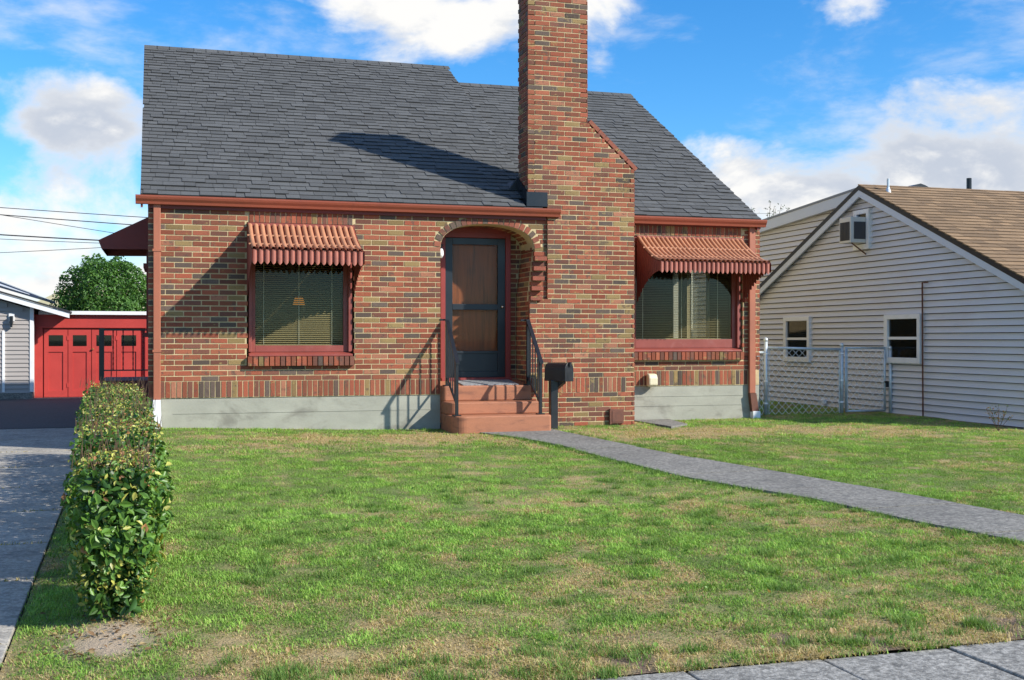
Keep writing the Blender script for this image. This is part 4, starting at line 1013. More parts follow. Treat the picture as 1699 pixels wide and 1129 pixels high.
def nwin(y0_, y1_, z0_, z1_, rail=True):
    b = MB(); xo = NX-0.075; t = 0.075
    b.box(xo, NX+0.02, y0_, y1_, z1_-t, z1_); b.box(xo, NX+0.02, y0_, y1_, z0_, z0_+t*1.2); b.box(xo, NX+0.02, y0_, y0_+t, z0_+t*1.2, z1_-t); b.box(xo, NX+0.02, y1_-t*1.3, y1_, z0_+t*1.2, z1_-t)
    w_ = b.build('window', 'white', nb, bevel=0.004)
    if rail:
        zm = (z0_+z1_)/2+0.01; b = MB(); b.box(xo+0.02, NX, y0_+t, y1_-t*1.3, zm-0.022, zm+0.022); b.build('meeting_rail', 'white', w_)
    b = MB(); b.box(NX-0.035, NX-0.031, y0_+t*.9, y1_-t*1.2, z0_+t, z1_-t*.9); b.build('pane', 'dark_glass', w_)
    b = MB(); b.box(NX-0.022, NX-0.021, y0_+t, y1_-t, z0_+t, z1_-t); b.build('room_shade', 'ac_dark', w_)
    return w_
nwin(ty(3.06), ty(3.95), tz(0.70), tz(1.51)); nwin(ty(-0.07), ty(0.84), tz(0.735), tz(1.495))
wac = nwin(ty(1.25), ty(1.69), tz(2.58), tz(3.235), False)
ac = thing('window_air_conditioner', 'beige window air conditioner sticking out of the small gable window', 'air conditioner', (NX-0.2, 1.5, 2.6))
b = MB(); b.box(NX-0.36, NX-0.03, (1.774), (2.113), (2.723), (3.154)); body = b.build('casing', 'ac', ac, bevel=0.008)
b = MB(); b.box(NX-0.365, NX-0.362, (1.805), (2.082), (2.764), (3.072))
for k in range(7): b.box(NX-0.372, NX-0.366, (1.805)+k*0.042, (1.815)+k*0.042, (2.764), (3.072))
b.build('front_grille', 'ac_dark', body)
b = MB(); b.box(NX-0.30, NX-0.08, (1.766), (1.773), (2.784), (3.072)); b.build('side_louvre', 'ac_dark', body)
b = MB(); b.tube([(NX-0.30, (1.846), (2.723)), (NX-0.02, (1.846), (2.538))], 0.012, 6); b.build('support_bracket', 'rust', ac)
# things on the neighbour's roof
def pipe_on_roof(x, y, h, r, nm, mat, label):
    z_ = PZ+0.08-TN*abs(y-PY); b = MB(); b.tube([(x, y, z_-0.05), (x, y, z_+h)], r, 10); b.lathe([(r*2.6, -0.03), (r*1.4, 0.05), (r*1.05, 0.07)], (x, y, z_), 12); return tag(b.build(nm, mat), label, 'pipe')
pipe_on_roof(11.72, 1.57, 0.22, 0.022, 'vent_pipe', 'galv', 'thin grey vent pipe near the peak of the tan roof')
pipe_on_roof(13.7, 2.05, 0.29, 0.045, 'flue_pipe', 'iron', 'thick black flue pipe standing behind the ridge of the tan roof')
b = MB(); z_ = PZ+0.05; b.box(12.58, 12.72, 2.05, 2.20, z_-0.1, z_+0.05); b.prism([(12.48, z_+0.05), (12.82, z_+0.05), (12.74, z_+0.085), (12.65, z_+0.11), (12.56, z_+0.085)], 'y', 1.97, 2.29)
tag(b.build('roof_vent', 'iron'), 'low black mushroom vent on the ridge of the tan roof', 'vent')
b = MB(); b.tube([(NX-0.05, 0.30, 1.99), (NX-0.06, 0.28, 0.9), (NX-0.09, 0.23, -0.12)], 0.013, 6); b.tube([(NX-0.05, 0.30, 1.985), (NX-0.05, 0.16, 1.985)], 0.010, 6)
tag(b.build('metal_pole', 'rust'), 'thin dark metal rod leaning on the grey siding right of the window', 'pole')
b = MB(); b.lathe([(0.0, 0.0), (0.05, 0.0), (0.05, 0.06), (0.02, 0.09)], (NX-0.06, 3.08, -0.04), 10); b.build('tap_cover', 'white', nb)

# ------------------------------------------------------------------ chain link fence and gate
FY = 1.2
def gz_(x, y): return float(ground_z(x, y))
def mesh_panel(parent, x0, x1, z0, z1, y, p=0.06):
    b = MB(); r = 0.0040; n = int((x1-x0)/p); m = int((z1-z0)/p)
    for i in range(n+1):
        for s_ in (0, 1):
            ptsw = []
            for j in range(m+1):
                xx = x0+(i+((j+i) % 2))*p; ptsw.append((min(max(xx, x0), x1), y+(0.003 if (i+s_) % 2 else -0.003), z0+(z1-z0)*j/m))
            if s_ == 0: b.tube(ptsw, r, 3, caps=False)
    w_ = b.build('chain_link_mesh', 'wire', parent); w_['kind'] = 'stuff'; return w_
fe = thing('chain_link_fence', 'galvanised chain link fence panel between the brick house and the gate', 'fence', (9.9, FY, -0.1), 'chain link fencing')
def post_(parent, x, y, z1, r=0.030):
    b = MB(); z0 = gz_(x, y)-0.05; b.tube([(x, y, z0), (x, y, z1-0.015)], r, 10); p_ = b.build('post', 'galv', parent, True)
    b = MB(); b.lathe([(r*1.15, -0.03), (r*1.15, 0.0), (r*0.8, 0.02), (r*0.2, 0.032)], (x, y, z1-0.015), 10); b.build('post_cap', 'galv', p_, True); return p_
post_(fe, 9.235, FY, 1.12); post_(fe, 10.60, FY, 1.035)
b = MB(); b.tube([(9.26, FY, 0.975), (10.58, FY, 0.945)], 0.020, 8); b.build('top_rail', 'galv', fe, True)
mesh_panel(fe, 9.29, 10.56, -0.08, 0.95, FY+0.01)
mesh_panel(fe, 8.81, 9.20, -0.08, 0.92, FY+0.01)
b = MB(); b.tube([(8.81, FY, 0.90), (9.21, FY, 0.90)], 0.018, 8); b.build('top_rail', 'galv', fe, True)
b = MB(); b.tube([(9.285, FY-.01, -0.07), (9.285, FY-.01, 0.95)], 0.007, 6); b.build('tension_bar', 'galv', fe)
b = MB(); b.tube([(10.552, FY-.01, -0.07), (10.552, FY-.01, 0.95)], 0.007, 6); b.build('tension_bar', 'galv', fe)
for x_ in (9.235, 10.60):
    for z_ in (0.1, 0.45, 0.88):
        b = MB(); b.tube([(x_, FY, z_-0.012), (x_, FY, z_+0.012)], 0.034, 10); b.build('brace_band', 'wire', fe)
# run of the fence going back along the neighbour's wall
b = MB(); b.tube([(10.05, 2.9, -0.12), (10.05, 2.9, 0.95)], 0.024, 8); b.build('rear_post', 'galv', fe, True)
ga = thing('chain_link_gate', 'narrow galvanised chain link gate against the grey sided house', 'gate', (11.0, FY, -0.1), 'chain link fencing')
for x_ in (10.675, 11.40):
    b = MB(); b.tube([(x_, FY, -0.06), (x_, FY, 0.985)], 0.018, 8); b.build('gate_upright', 'galv', ga, True)
for z_ in (-0.05, 0.965):
    b = MB(); b.tube([(10.675, FY, z_), (11.40, FY, z_)], 0.017, 8); b.build('gate_rail', 'galv', ga, True)
mesh_panel(ga, 10.70, 11.38, -0.04, 0.95, FY+0.008)
b = MB(); b.tube([(10.70, FY-.012, -0.04), (10.70, FY-.012, 0.95)], 0.006, 6); b.build('tension_bar', 'galv', ga)
b = MB(); b.box(11.38, 11.46, FY-0.05, FY-0.02, 0.40, 0.43); b.box(11.40, 11.44, FY-0.055, FY-0.02, 0.33, 0.42); b.build('latch', 'iron', ga)
gp = thing('gate_post', 'galvanised steel gate post right of the chain link gate', 'post', (11.465, FY-0.06, -0.1)); post_(gp, 11.465, FY-0.06, 0.985, 0.028)

# ------------------------------------------------------------------ red garage and grey building at the left
GYF = 14.4
gar = thing('red_garage', 'flat roofed red garage with panelled folding doors at the end of the driveway', 'garage', (-1.0, 16, -0.3))
b = MB(); b.box(-2.82, 1.6, GYF+0.06, 19.5, -0.32, 1.69); b.build('wall', 'garage_red', gar)
b = MB(); b.box(-2.82, -2.62, GYF-0.02, GYF+0.06, -0.30, 1.37); b.build('frame_board', 'garage_red', gar)
b = MB(); b.box(-0.30, 1.6, GYF-0.02, GYF+0.06, -0.30, 1.37); b.build('frame_board', 'garage_red', gar)
b = MB(); b.box(-2.82, 1.6, GYF-0.04, GYF+0.06, 1.37, 1.69); b.build('header_board', 'garage_red', gar, bevel=0.01)
b = MB(); b.box(-2.70, 1.7, GYF-0.14, 19.6, 1.69, 1.775); b.build('roof_cap', 'white', gar)
xs = [-2.60, -2.06, -1.53, -0.96, -0.40]
for i in range(4):
    x0, x1 = xs[i]+0.008, xs[i+1]-0.008; a_, c_ = x0+0.10, x1-0.10
    b = MB(); y0_, y1_ = GYF+0.0, GYF+0.045
    b.box(x0, a_, y0_, y1_, -0.28, 1.33); b.box(c_, x1, y0_, y1_, -0.28, 1.33); b.box(a_, c_, y0_, y1_, 1.20, 1.33); b.box(a_, c_, y0_, y1_, 0.80, 0.935); b.box(a_, c_, y0_, y1_, -0.28, -0.12)
    b.box(a_, c_, y0_+0.022, y1_, -0.12, 0.80); d_ = b.build('door_leaf', 'garage_red', gar)
    b = MB(); b.box(a_, c_, y0_+0.018, y0_+0.022, 0.935, 1.20); b.build('pane', 'dark_glass', d_)
    b = MB(); b.box(a_, c_, y0_+0.04, y0_+0.046, 0.93, 1.21); b.build('pane_backing', 'ac_dark', d_)
    if i % 2 == 0:
        for z_ in (-0.05, 1.08):
            b = MB(); b.box(x1-0.015, x1+0.035, y0_-0.012, y0_, z_, z_+0.10); b.build('hinge', 'garage_red', d_)
b = MB(); b.lathe([(0.012, 0), (0.028, 0.015), (0.028, 0.03), (0.01, 0.045)], (-1.50, GYF-0.03, 0.84), 8); b.build('door_knob', 'brass', gar)
gb = thing('grey_outbuilding', 'taupe sided building with white trim left of the red garage', 'building', (-6, 17, -0.2))
LY = 14.0; rz = lambda x: 2.02-0.30*(x+3.51)
b = MB(); b.prism([(-9.5, -0.15), (-2.80, -0.15), (-2.80, 1.80), (-6.3, 2.85), (-9.5, 1.90)], 'y', LY+0.03, 20); b.build('wall', 'siding_left', gb)
b = MB(); b.box(-9.5, -2.80, LY-0.01, 19.9, -0.35, -0.15); b.build('foundation', 'walk', gb)
z = -0.15
while z < 2.7:
    xr = -2.85 if z+0.1 < 1.80 else -2.85-(z+0.1-1.80)/0.30
    b = MB(); b.add([(-9.5, LY+0.004, z+0.1), (xr, LY+0.004, z+0.1), (xr, LY-0.018, z), (-9.5, LY-0.018, z), (-9.5, LY+0.03, z+0.1), (xr, LY+0.03, z+0.1), (xr, LY+0.03, z), (-9.5, LY+0.03, z)], [(3,2,1,0),(7,6,2,3),(4,7,3,0),(2,6,5,1),(0,1,5,4)])
    b.build('siding_board', 'siding_left', gb); z += 0.1
b = MB(); b.box(-2.86, -2.775, LY-0.03, LY+0.05, -0.13, 1.86); b.build('corner_board', 'white', gb)
b = MB(); b.prism([(-6.3, 2.88), (-1.98, 1.60), (-1.98, 1.72), (-6.3, 3.02)], 'y', LY-0.25, LY-0.20); b.build('rake_board', 'white', gb)
b = MB(); b.prism([(-6.3, 3.02), (-1.96, 1.72), (-1.96, 1.76), (-6.3, 3.06)], 'y', LY-0.27, 20.2); b.build('roof', 'roof_deck', gb)
b = MB(); b.prism([(-4.6, 2.64), (-2.72, 2.06), (-2.70, 2.12), (-4.58, 2.86)], 'y', LY+0.3, LY+4.5); so = b.build('solar_panel', 'solar', gb)
b = MB(); b.prism([(-4.55, 2.69), (-2.9, 2.155), (-2.9, 2.17), (-4.55, 2.78)], 'y', LY+0.285, LY+0.295); b.build('panel_reflection', 'fascia', so)  # pale inner strip: the sky's reflection painted on the dark panel
b = MB(); b.box(-3.455, -3.40, LY-0.03, LY+0.02, -0.13, 1.30); b.build('door_casing', 'white', gb)
b = MB(); b.box(-3.31, -3.19, LY-0.05, LY+0.0, 1.52, 1.70); wlp = b.build('wall_lantern', 'white', gb)
b = MB(); b.box(-3.285, -3.215, LY-0.14, LY-0.05, 1.46, 1.64); b.box(-3.27, -3.23, LY-0.12, LY-0.05, 1.38, 1.46); b.build('lantern_body', 'iron', wlp)
# far house with a pale yellow roof
fh = thing('far_house', 'distant house with a pale yellow roof beyond the garage', 'house', (-5, 36, -0.3))
b = MB(); b.box(-5.0, 2.5, 34.5, 41, -0.36, 2.3); b.build('wall', 'siding_left', fh)
b = MB(); b.add([(-5.35, 34.1, 2.28), (2.9, 34.1, 2.28), (2.9, 41.4, 2.28), (-5.35, 41.4, 2.28), (-3.9, 37.7, 3.32), (1.0, 37.7, 3.32)], [(0,1,5,4),(1,2,5),(2,3,4,5),(3,0,4),(3,2,1,0)]); b.build('roof', 'yellow_roof', fh)
b = MB(); b.box(-4.6, -3.8, 34.46, 34.52, 0.7, 1.7); fw = b.build('window', 'white', fh); b = MB(); b.box(-4.5, -3.9, 34.44, 34.46, 0.8, 1.6); b.build('pane', 'dark_glass', fw)

# overhead wires at the left, beyond the garage
WL = [('upper thin cable of the left overhead wires', 5.69, 5.37, -0.967, 27.2, 0.013), ('second cable from the top among the left overhead wires', 5.44, 5.12, -1.37, 27.4, 0.016), ('steeply falling thin cable between the left overhead wires', 5.44, 4.80, -1.6, 27.4, 0.010),
      ('thick twin cable lower down among the left overhead wires', 4.74, 4.55, -2.18, 27.6, 0.022), ('thin cable just under the thick one at the left', 4.59, 4.45, -2.18, 27.6, 0.010), ('lowest overhead cable, rising slightly towards the house', 4.11, 4.28, -2.18, 27.6, 0.010)]
for lab, za, zb, xb_, yb_, r in WL:
    b = MB(); xa, ya = -5.403, 28.56; k0, k1 = -4.0, 3.2; ptsw = []
    for i in range(17):
        k = k0+(k1-k0)*i/16; ptsw.append((xa+(xb_-xa)*k, ya+(yb_-ya)*k, za+(zb-za)*k+0.02*(k-0.5)**2))
    b.tube(ptsw, r, 5); tag(b.build('overhead_wire', 'cable'), lab, 'wire', 'overhead wires at the left')
b = MB(); ptsw = [(8+ i*2.2, 30-i*0.2, 6.9-0.085*i+0.012*(i-4)**2) for i in range(12)]; b.tube(ptsw, 0.006, 4); tag(b.build('overhead_wire', 'cable'), 'faint thin wire across the clouds above the right neighbour', 'wire')

# ------------------------------------------------------------------ foliage
def leaf_block(P, Nn, size, tint, fold=0.25, aspect=0.5):
    """folded leaves: 6 vertices, 4 triangles each. P centre, Nn normal, size length"""
    n = len(P); r = rng.normal(size=(n, 3)); t = np.cross(Nn, r); t /= np.linalg.norm(t, axis=1, keepdims=True)+1e-9
    s = np.cross(Nn, t); L2 = size[:, None]; w = L2*aspect
    v0 = P-t*L2*0.5; v3 = P+t*L2*0.5-Nn*L2*0.10; m0 = P-t*L2*0.12; m1 = P+t*L2*0.18
    la = m0+s*w*0.48+Nn*L2*fold*0.5; ra = m0-s*w*0.48+Nn*L2*fold*0.5; lb = m1+s*w*0.40+Nn*L2*fold*0.4; rb = m1-s*w*0.40+Nn*L2*fold*0.4
    V = np.stack([v0, la, lb, v3, rb, ra], 1).reshape(-1, 3); o = (np.arange(n)*6)[:, None]
    q1 = np.concatenate([o+np.array([[0, 3, 2, 1]]), o+np.array([[0, 5, 4, 3]])], 0)
    T = np.concatenate([tint, tint], 0)
    return V, q1, T
def leaf_mesh_obj(name, P, Nn, size, tint, mat, parent, aspect=0.5):
    V, Q, T = leaf_block(P, Nn, size, tint, aspect=aspect)
    return mesh_np(name, V, np.zeros((0, 3), int), T, mat, parent, False, Q)
leafmeshes = []
for k in range(4):
    P = np.zeros((1, 3)); V, Q, T = leaf_block(P, np.array([[0, 0, 1.0]]), np.array([1.0]), np.array([[.1, .1, .1]]), fold=0.2+0.06*k, aspect=0.44+0.05*k)
    me = bpy.data.meshes.new('leaf'); me.from_pydata([tuple(p) for p in V], [], [tuple(int(i) for i in q_) for q_ in Q]); me.materials.append(M['leaf_obj']); leafmeshes.append(me)
def shrub(cx_, cy_, hw, hl, zb, zt_, nleaf, label, bulge, front=False, lsize=0.045):
    t = thing('hedge_shrub', label, 'shrub', (cx_, cy_, float(ground_z(cx_, cy_))), 'clipped hedge along the driveway')
    # superellipsoid shell
    m = nleaf*3; d = rng.normal(size=(m, 3)); d /= np.linalg.norm(d, axis=1, keepdims=True)
    pw = 4.6; k = (np.abs(d[:, 0])**pw+np.abs(d[:, 1])**pw+np.abs(d[:, 2])**pw)**(-1/pw); U = d*k[:, None]
    vis = rng.random(m) < np.where(U[:, 2] > 0.85, 1.0, np.where(U[:, 1] > 0.85, 0.25, 0.8)); U = U[vis][:nleaf]; m = len(U)
    hgt = (zt_-zb)/2; zc = (zt_+zb)/2
    taper = np.where(U[:, 2] < 0, 1-0.40*np.abs(U[:, 2])**2.2, 1.0)
    P = np.stack([cx_+U[:, 0]*hw*taper, cy_+U[:, 1]*hl*(taper if front else 1), zc+U[:, 2]*hgt], 1)
    nn = np.sign(U)*np.abs(U)**(pw-1); nn /= np.linalg.norm(nn, axis=1, keepdims=True)
    P[:, 2] -= np.where(U[:, 2] > 0.2, 0.15*np.abs(U[:, 1])**3.5+0.03*np.abs(U[:, 0])**3, 0.0)
    lump = (fbm(P[:, 0]*1.0+P[:, 2]*0.7, P[:, 1]+P[:, 2]*0.9, 0.22, int(cy_*10) % 50+3, 3)-0.5)*0.19
    depth = rng.random(m)**1.6*0.15
    P = P+nn*(lump-depth)[:, None]
    top = np.clip((U[:, 2]-0.72)/0.2, 0, 1)
    nrm = nn*0.6+rng.normal(size=(m, 3))*0.75+np.array([[0.15, -0.15, 0.35]]); nrm /= np.linalg.norm(nrm, axis=1, keepdims=True)
    low = np.clip((0.12-P[:, 2])/0.25, 0, 1)
    size = lsize*rng.uniform(0.55, 1.5, m)*np.where(top > 0.5, 0.55, 1.0)*(1-0.30*low)
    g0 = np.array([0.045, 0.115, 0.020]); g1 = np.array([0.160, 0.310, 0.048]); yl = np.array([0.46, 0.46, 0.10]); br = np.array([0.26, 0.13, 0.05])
    r1 = rng.random(m)[:, None]; tint = g0*(1-r1)+g1*r1
    pick = rng.random(m)
    yel = pick < np.where(top > 0.4, 0.52, 0.10)+0.38*low; tint[yel] = yl*rng.uniform(0.45, 1.15, (yel.sum(), 1))
    brn = (pick > np.where(top > 0.4, 0.85, 0.992)); tint[brn] = br*rng.uniform(0.7, 1.5, (brn.sum(), 1))
    if front:
        sc = (P[:, 1] < cy_-hl*0.55) & (P[:, 2] < zt_-0.06); idx = np.where(sc)[0]; idx = idx[np.argsort(-size[idx])][:300]
        for i in idx:
            o = bpy.data.objects.new('leaf', leafmeshes[i % 4]); COL.objects.link(o); fo_parent = t
            o.parent = t; o.matrix_parent_inverse = Matrix.Translation(-Vector(t['base']))
            o.location = P[i]+nn[i]*0.015; q_ = Vector(nrm[i]*0.6+nn[i]*0.4).to_track_quat('Z', 'Y') @ Euler((0, 0, random.uniform(0, 6.28))).to_quaternion()
            o.rotation_mode = 'QUATERNION'; o.rotation_quaternion = q_; s_ = float(size[i])*1.08; o.scale = (s_, s_, s_); o.color = (*[float(c) for c in tint[i]], 1)
        keep = np.ones(m, bool); keep[idx] = False; P, nrm, size, tint = P[keep], nrm[keep], size[keep], tint[keep]
    fo = leaf_mesh_obj('foliage', P, nrm, size, tint, 'leaf', t); fo['kind'] = 'stuff'
    # interior leaves
    n2 = nleaf//2; Q = rng.uniform(-1, 1, (n2, 3)); Pi = np.stack([cx_+Q[:, 0]*hw*0.72, cy_+Q[:, 1]*hl*0.86, zc+Q[:, 2]*hgt*0.85], 1)
    Pi[:, 0] = cx_+(Pi[:, 0]-cx_)*np.where(Pi[:, 2] < zc, 1-0.4*((zc-Pi[:, 2])/hgt)**1.6, 1)
    ni = rng.normal(size=(n2, 3)); ni /= np.linalg.norm(ni, axis=1, keepdims=True)
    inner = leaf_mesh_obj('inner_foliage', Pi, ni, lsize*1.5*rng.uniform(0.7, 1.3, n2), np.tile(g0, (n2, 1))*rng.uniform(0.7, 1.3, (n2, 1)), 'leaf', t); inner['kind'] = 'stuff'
    # stems and trimmed shoots
    gz0 = float(ground_z(cx_, cy_)); b = MB()
    for i in range(9 if front else 5):
        a_ = i*1.3; x0, y0_ = cx_+0.05*math.cos(a_), cy_+hl*0.35*math.sin(a_*1.7)-(0.18*hl if front else 0)
        b.tube([(x0, y0_, gz0-0.03), (x0+0.03*math.cos(a_), y0_+0.02, gz0+0.16), (cx_+hw*0.5*math.cos(a_), y0_+0.1*math.sin(a_), zc)], [0.030, 0.020, 0.010], 6)
    b.build('stem', 'bark', t)
    b = MB()
    for i in range(70 if front else 45):
        x0 = cx_+random.uniform(-.95, .95)*hw; y0_ = cy_+random.uniform(-.95, .95)*hl; h_ = random.uniform(0.02, 0.07)
        b.tube([(x0, y0_, zt_-0.05), (x0+random.uniform(-.03, .03), y0_+random.uniform(-.02, .02), zt_+h_)], [0.0022, 0.0012], 3)
    s2 = b.build('shoots', 'twig', t); s2['kind'] = 'stuff'
    return t
HS = [(-0.012, -8.60, 0.205, 0.46, -0.30, 0.535, 6500, 'nearest glossy clipped shrub of the driveway hedge, with bare soil at its foot', True),
      (-0.045, -7.46, 0.265, 0.52, -0.25, 0.600, 3600, 'second hedge shrub from the front, behind the nearest one', False),
      (-0.085, -6.36, 0.275, 0.52, -0.25, 0.560, 3000, 'third hedge shrub from the front, near the lawn middle', False),
      (-0.130, -5.26, 0.285, 0.52, -0.24, 0.600, 2800, 'fourth hedge shrub from the front', False),
      (-0.180, -4.16, 0.295, 0.52, -0.24, 0.580, 2600, 'fifth hedge shrub from the front', False),
      (-0.235, -3.06, 0.310, 0.52, -0.23, 0.605, 2500, 'sixth hedge shrub from the front, third from the house corner', False),
      (-0.295, -1.98, 0.330, 0.50, -0.23, 0.590, 2500, 'last hedge shrub but one before the house corner', False),
      (-0.365, -0.95, 0.355, 0.50, -0.22, 0.625, 2500, 'last hedge shrub, standing against the corner of the brick house', False)]
for a_ in HS: shrub(*a_[:7], a_[7], 0, a_[8], 0.043 if a_[8] else 0.046)

def tree(name, label, cx_, cy_, z0, zc, rx, ry, rz_, n, cols, lsize, seed, cat='tree'):
    t = thing(name, label, cat, (cx_, cy_, z0))
    d = rng.normal(size=(n, 3)); d /= np.linalg.norm(d, axis=1, keepdims=True)
    lump = 1+0.30*(fbm(d[:, 0]*3+d[:, 2]*2, d[:, 1]*3+d[:, 2], 0.7, seed, 4)-0.5)*2
    r = (1-rng.random(n)**2*0.45)*lump
    P = np.stack([cx_+d[:, 0]*rx*r, cy_+d[:, 1]*ry*r, zc+d[:, 2]*rz_*r], 1)
    nn = d*0.6+rng.normal(size=(n, 3))*0.6+np.array([[0, 0, .25]]); nn /= np.linalg.norm(nn, axis=1, keepdims=True)
    k = rng.random(n)[:, None]; tint = np.array(cols[0])*(1-k)+np.array(cols[1])*k
    o = leaf_mesh_obj('crown', P, nn, lsize*rng.uniform(0.6, 1.4, n), tint, 'treeleaf', t); o['kind'] = 'stuff'
    b = MB(); b.tube([(cx_, cy_, z0-0.1), (cx_+0.03, cy_, (z0+zc)/2), (cx_, cy_, zc)], [0.12*rx, 0.09*rx, 0.05*rx], 8)
    for i in range(7):
        a_ = i*0.9; b.tube([(cx_, cy_, z0+(zc-z0)*0.6), (cx_+rx*.4*math.cos(a_), cy_+ry*.4*math.sin(a_), zc), (cx_+rx*.75*math.cos(a_), cy_+ry*.75*math.sin(a_), zc+rz_*0.4)], [0.05*rx, 0.03*rx, 0.012*rx], 6)
    b.build('trunk', 'bark', t)
    return t
tree('round_tree', 'dense round dark green tree behind the red garage', -1.50, 20.8, -0.36, 1.9, 1.32, 1.35, 1.60, 24000, ((0.03, 0.095, 0.018), (0.11, 0.24, 0.04)), 0.095, 5)
# sparse top of a tree behind the roofs
t = thing('bare_tree', 'sparse twiggy treetop showing above the gutter end behind the roofs', 'tree', (15.2, 12.0, -0.3))
b = MB(); P = []
b.tube([(15.2, 12, -0.36), (15.2, 12, 3.2)], [0.09, 0.05], 7)
for i in range(16):
    a_ = i*2.4; h_ = random.uniform(0.9, 1.45); e_ = (15.2+0.75*math.cos(a_)*random.uniform(.2, 1), 12+0.5*math.sin(a_), 3.2+h_)
    b.tube([(15.2, 12, 2.9), ((15.2+e_[0])/2+.05, (12+e_[1])/2, 3.1+h_*0.45), e_], [0.02, 0.012, 0.004], 5)
    for k in range(26): 
        u = random.uniform(0.45, 1.0); P.append((15.2+(e_[0]-15.2)*u+random.gauss(0, .06), 12+(e_[1]-12)*u+random.gauss(0, .06), 3.1+(e_[2]-3.1)*u+random.gauss(0, .05)))
b.build('trunk', 'twig', t); P = np.array(P); n = len(P); nn = rng.normal(size=(n, 3)); nn /= np.linalg.norm(nn, axis=1, keepdims=True)
o = leaf_mesh_obj('crown', P, nn, rng.uniform(0.035, 0.07, n), np.tile([0.07, 0.11, 0.04], (n, 1)), 'treeleaf', t); o['kind'] = 'stuff'
# small weed against the neighbour's wall
t = thing('weed', 'small reddish weed at the foot of the grey siding at the right edge', 'plant', (10.95, -2.0, -0.1))
b = MB(); P = []
for i in range(9):
    a_ = i*0.8; e_ = (10.95+0.14*math.cos(a_), -2.0+0.16*math.sin(a_), -0.1+random.uniform(.15, .34)); b.tube([(10.95, -2.0, -0.13), e_], [0.004, 0.002], 4)
    for k in range(9): u = random.uniform(.4, 1.05); P.append((10.95+(e_[0]-10.95)*u+random.gauss(0, .015), -2+(e_[1]+2)*u+random.gauss(0, .015), -0.1+(e_[2]+.1)*u))
b.build('stem', 'twig', t); P = np.array(P); n = len(P); nn = rng.normal(size=(n, 3)); nn /= np.linalg.norm(nn, axis=1, keepdims=True)
leaf_mesh_obj('leaves', P, nn, rng.uniform(0.02, 0.045, n), np.where(rng.random((n, 1)) < .5, np.array([[.22, .12, .03]]), np.array([[.08, .12, .03]])), 'treeleaf', t)['kind'] = 'stuff'

# ------------------------------------------------------------------ grass blades
def to_view(X, Y):
    dx, dy = X-CAMX, Y-CAMY; Z = dx*math.sin(YAW)+dy*math.cos(YAW); xr = dx*math.cos(YAW)-dy*math.sin(YAW); return xr, Z
def sample_lawn(n, ylo, yhi):
    X = rng.uniform(-1.2, 11.3, n); Y = rng.uniform(ylo, yhi, n)
    xr, Z = to_view(X, Y)
    ok = (np.abs(xr) < 0.46*Z+0.9) & (X > drive_edge(Y)+rng.normal(0, 0.02, n))
    ok &= ~((X > 0.0) & (X < 6.51) & (Y > -0.02)); ok &= ~((X > 6.3) & (X < 8.81) & (Y > 0.60)); ok &= ~((X > 3.70) & (X < 5.06) & (Y > -0.74)); ok &= ~((X > 4.93) & (X < 6.5) & (Y > -0.05))
    wob = 0.05*(fbm(X, Y, 0.12, 61, 2)-0.5); ok &= ~in_poly(X+rng.normal(0, 0.022, n)+wob, Y, walk_poly)
    ok &= ~in_poly(X, Y, [(6.70,0.58),(7.30,0.58),(7.15,-0.35),(6.75,-0.70)])
    h = np.exp(-((X+0.02)/0.22)**2-((Y+9.22)/0.34)**2)*(0.4+1.2*fbm(X, Y, 0.13, 8, 3))*1.8-0.2; ok &= ~(rng.random(n) < h*1.1)
    sf = smooth01((fbm(X, Y, 0.20, 77, 3)-0.58)/0.12)*smooth01((-9.6-Y)/0.5); ok &= ~(rng.random(n) < sf*0.9)
    dens = 0.72+0.28*smooth01((fbm(X, Y, 0.16, 55, 3)-0.36)/0.18); ok &= rng.random(n) < dens
    return X[ok], Y[ok]
def blade_tints(X, Y):
    n = len(X); d = dryness(X, Y); dry = rng.random(n) < np.clip(d*0.95, 0.07, 0.93)
    k = rng.random(n)[:, None]; big = fbm(X, Y, 2.2, 91, 3)[:, None]; tuft = fbm(X, Y, 0.14, 17, 2)[:, None]
    g = np.array([[0.135, 0.275, 0.044]])*(1-k)+np.array([[0.295, 0.455, 0.085]])*k
    g = g*(0.72+0.56*big)*(0.46+1.08*tuft); g[:, 2:3] += 0.02*np.clip(big-0.5, 0, 1)
    s = np.array([[0.40, 0.31, 0.14]])*(1-k)+np.array([[0.60, 0.49, 0.25]])*k
    return np.where(dry[:, None], s*(0.8+0.4*tuft), g), dry
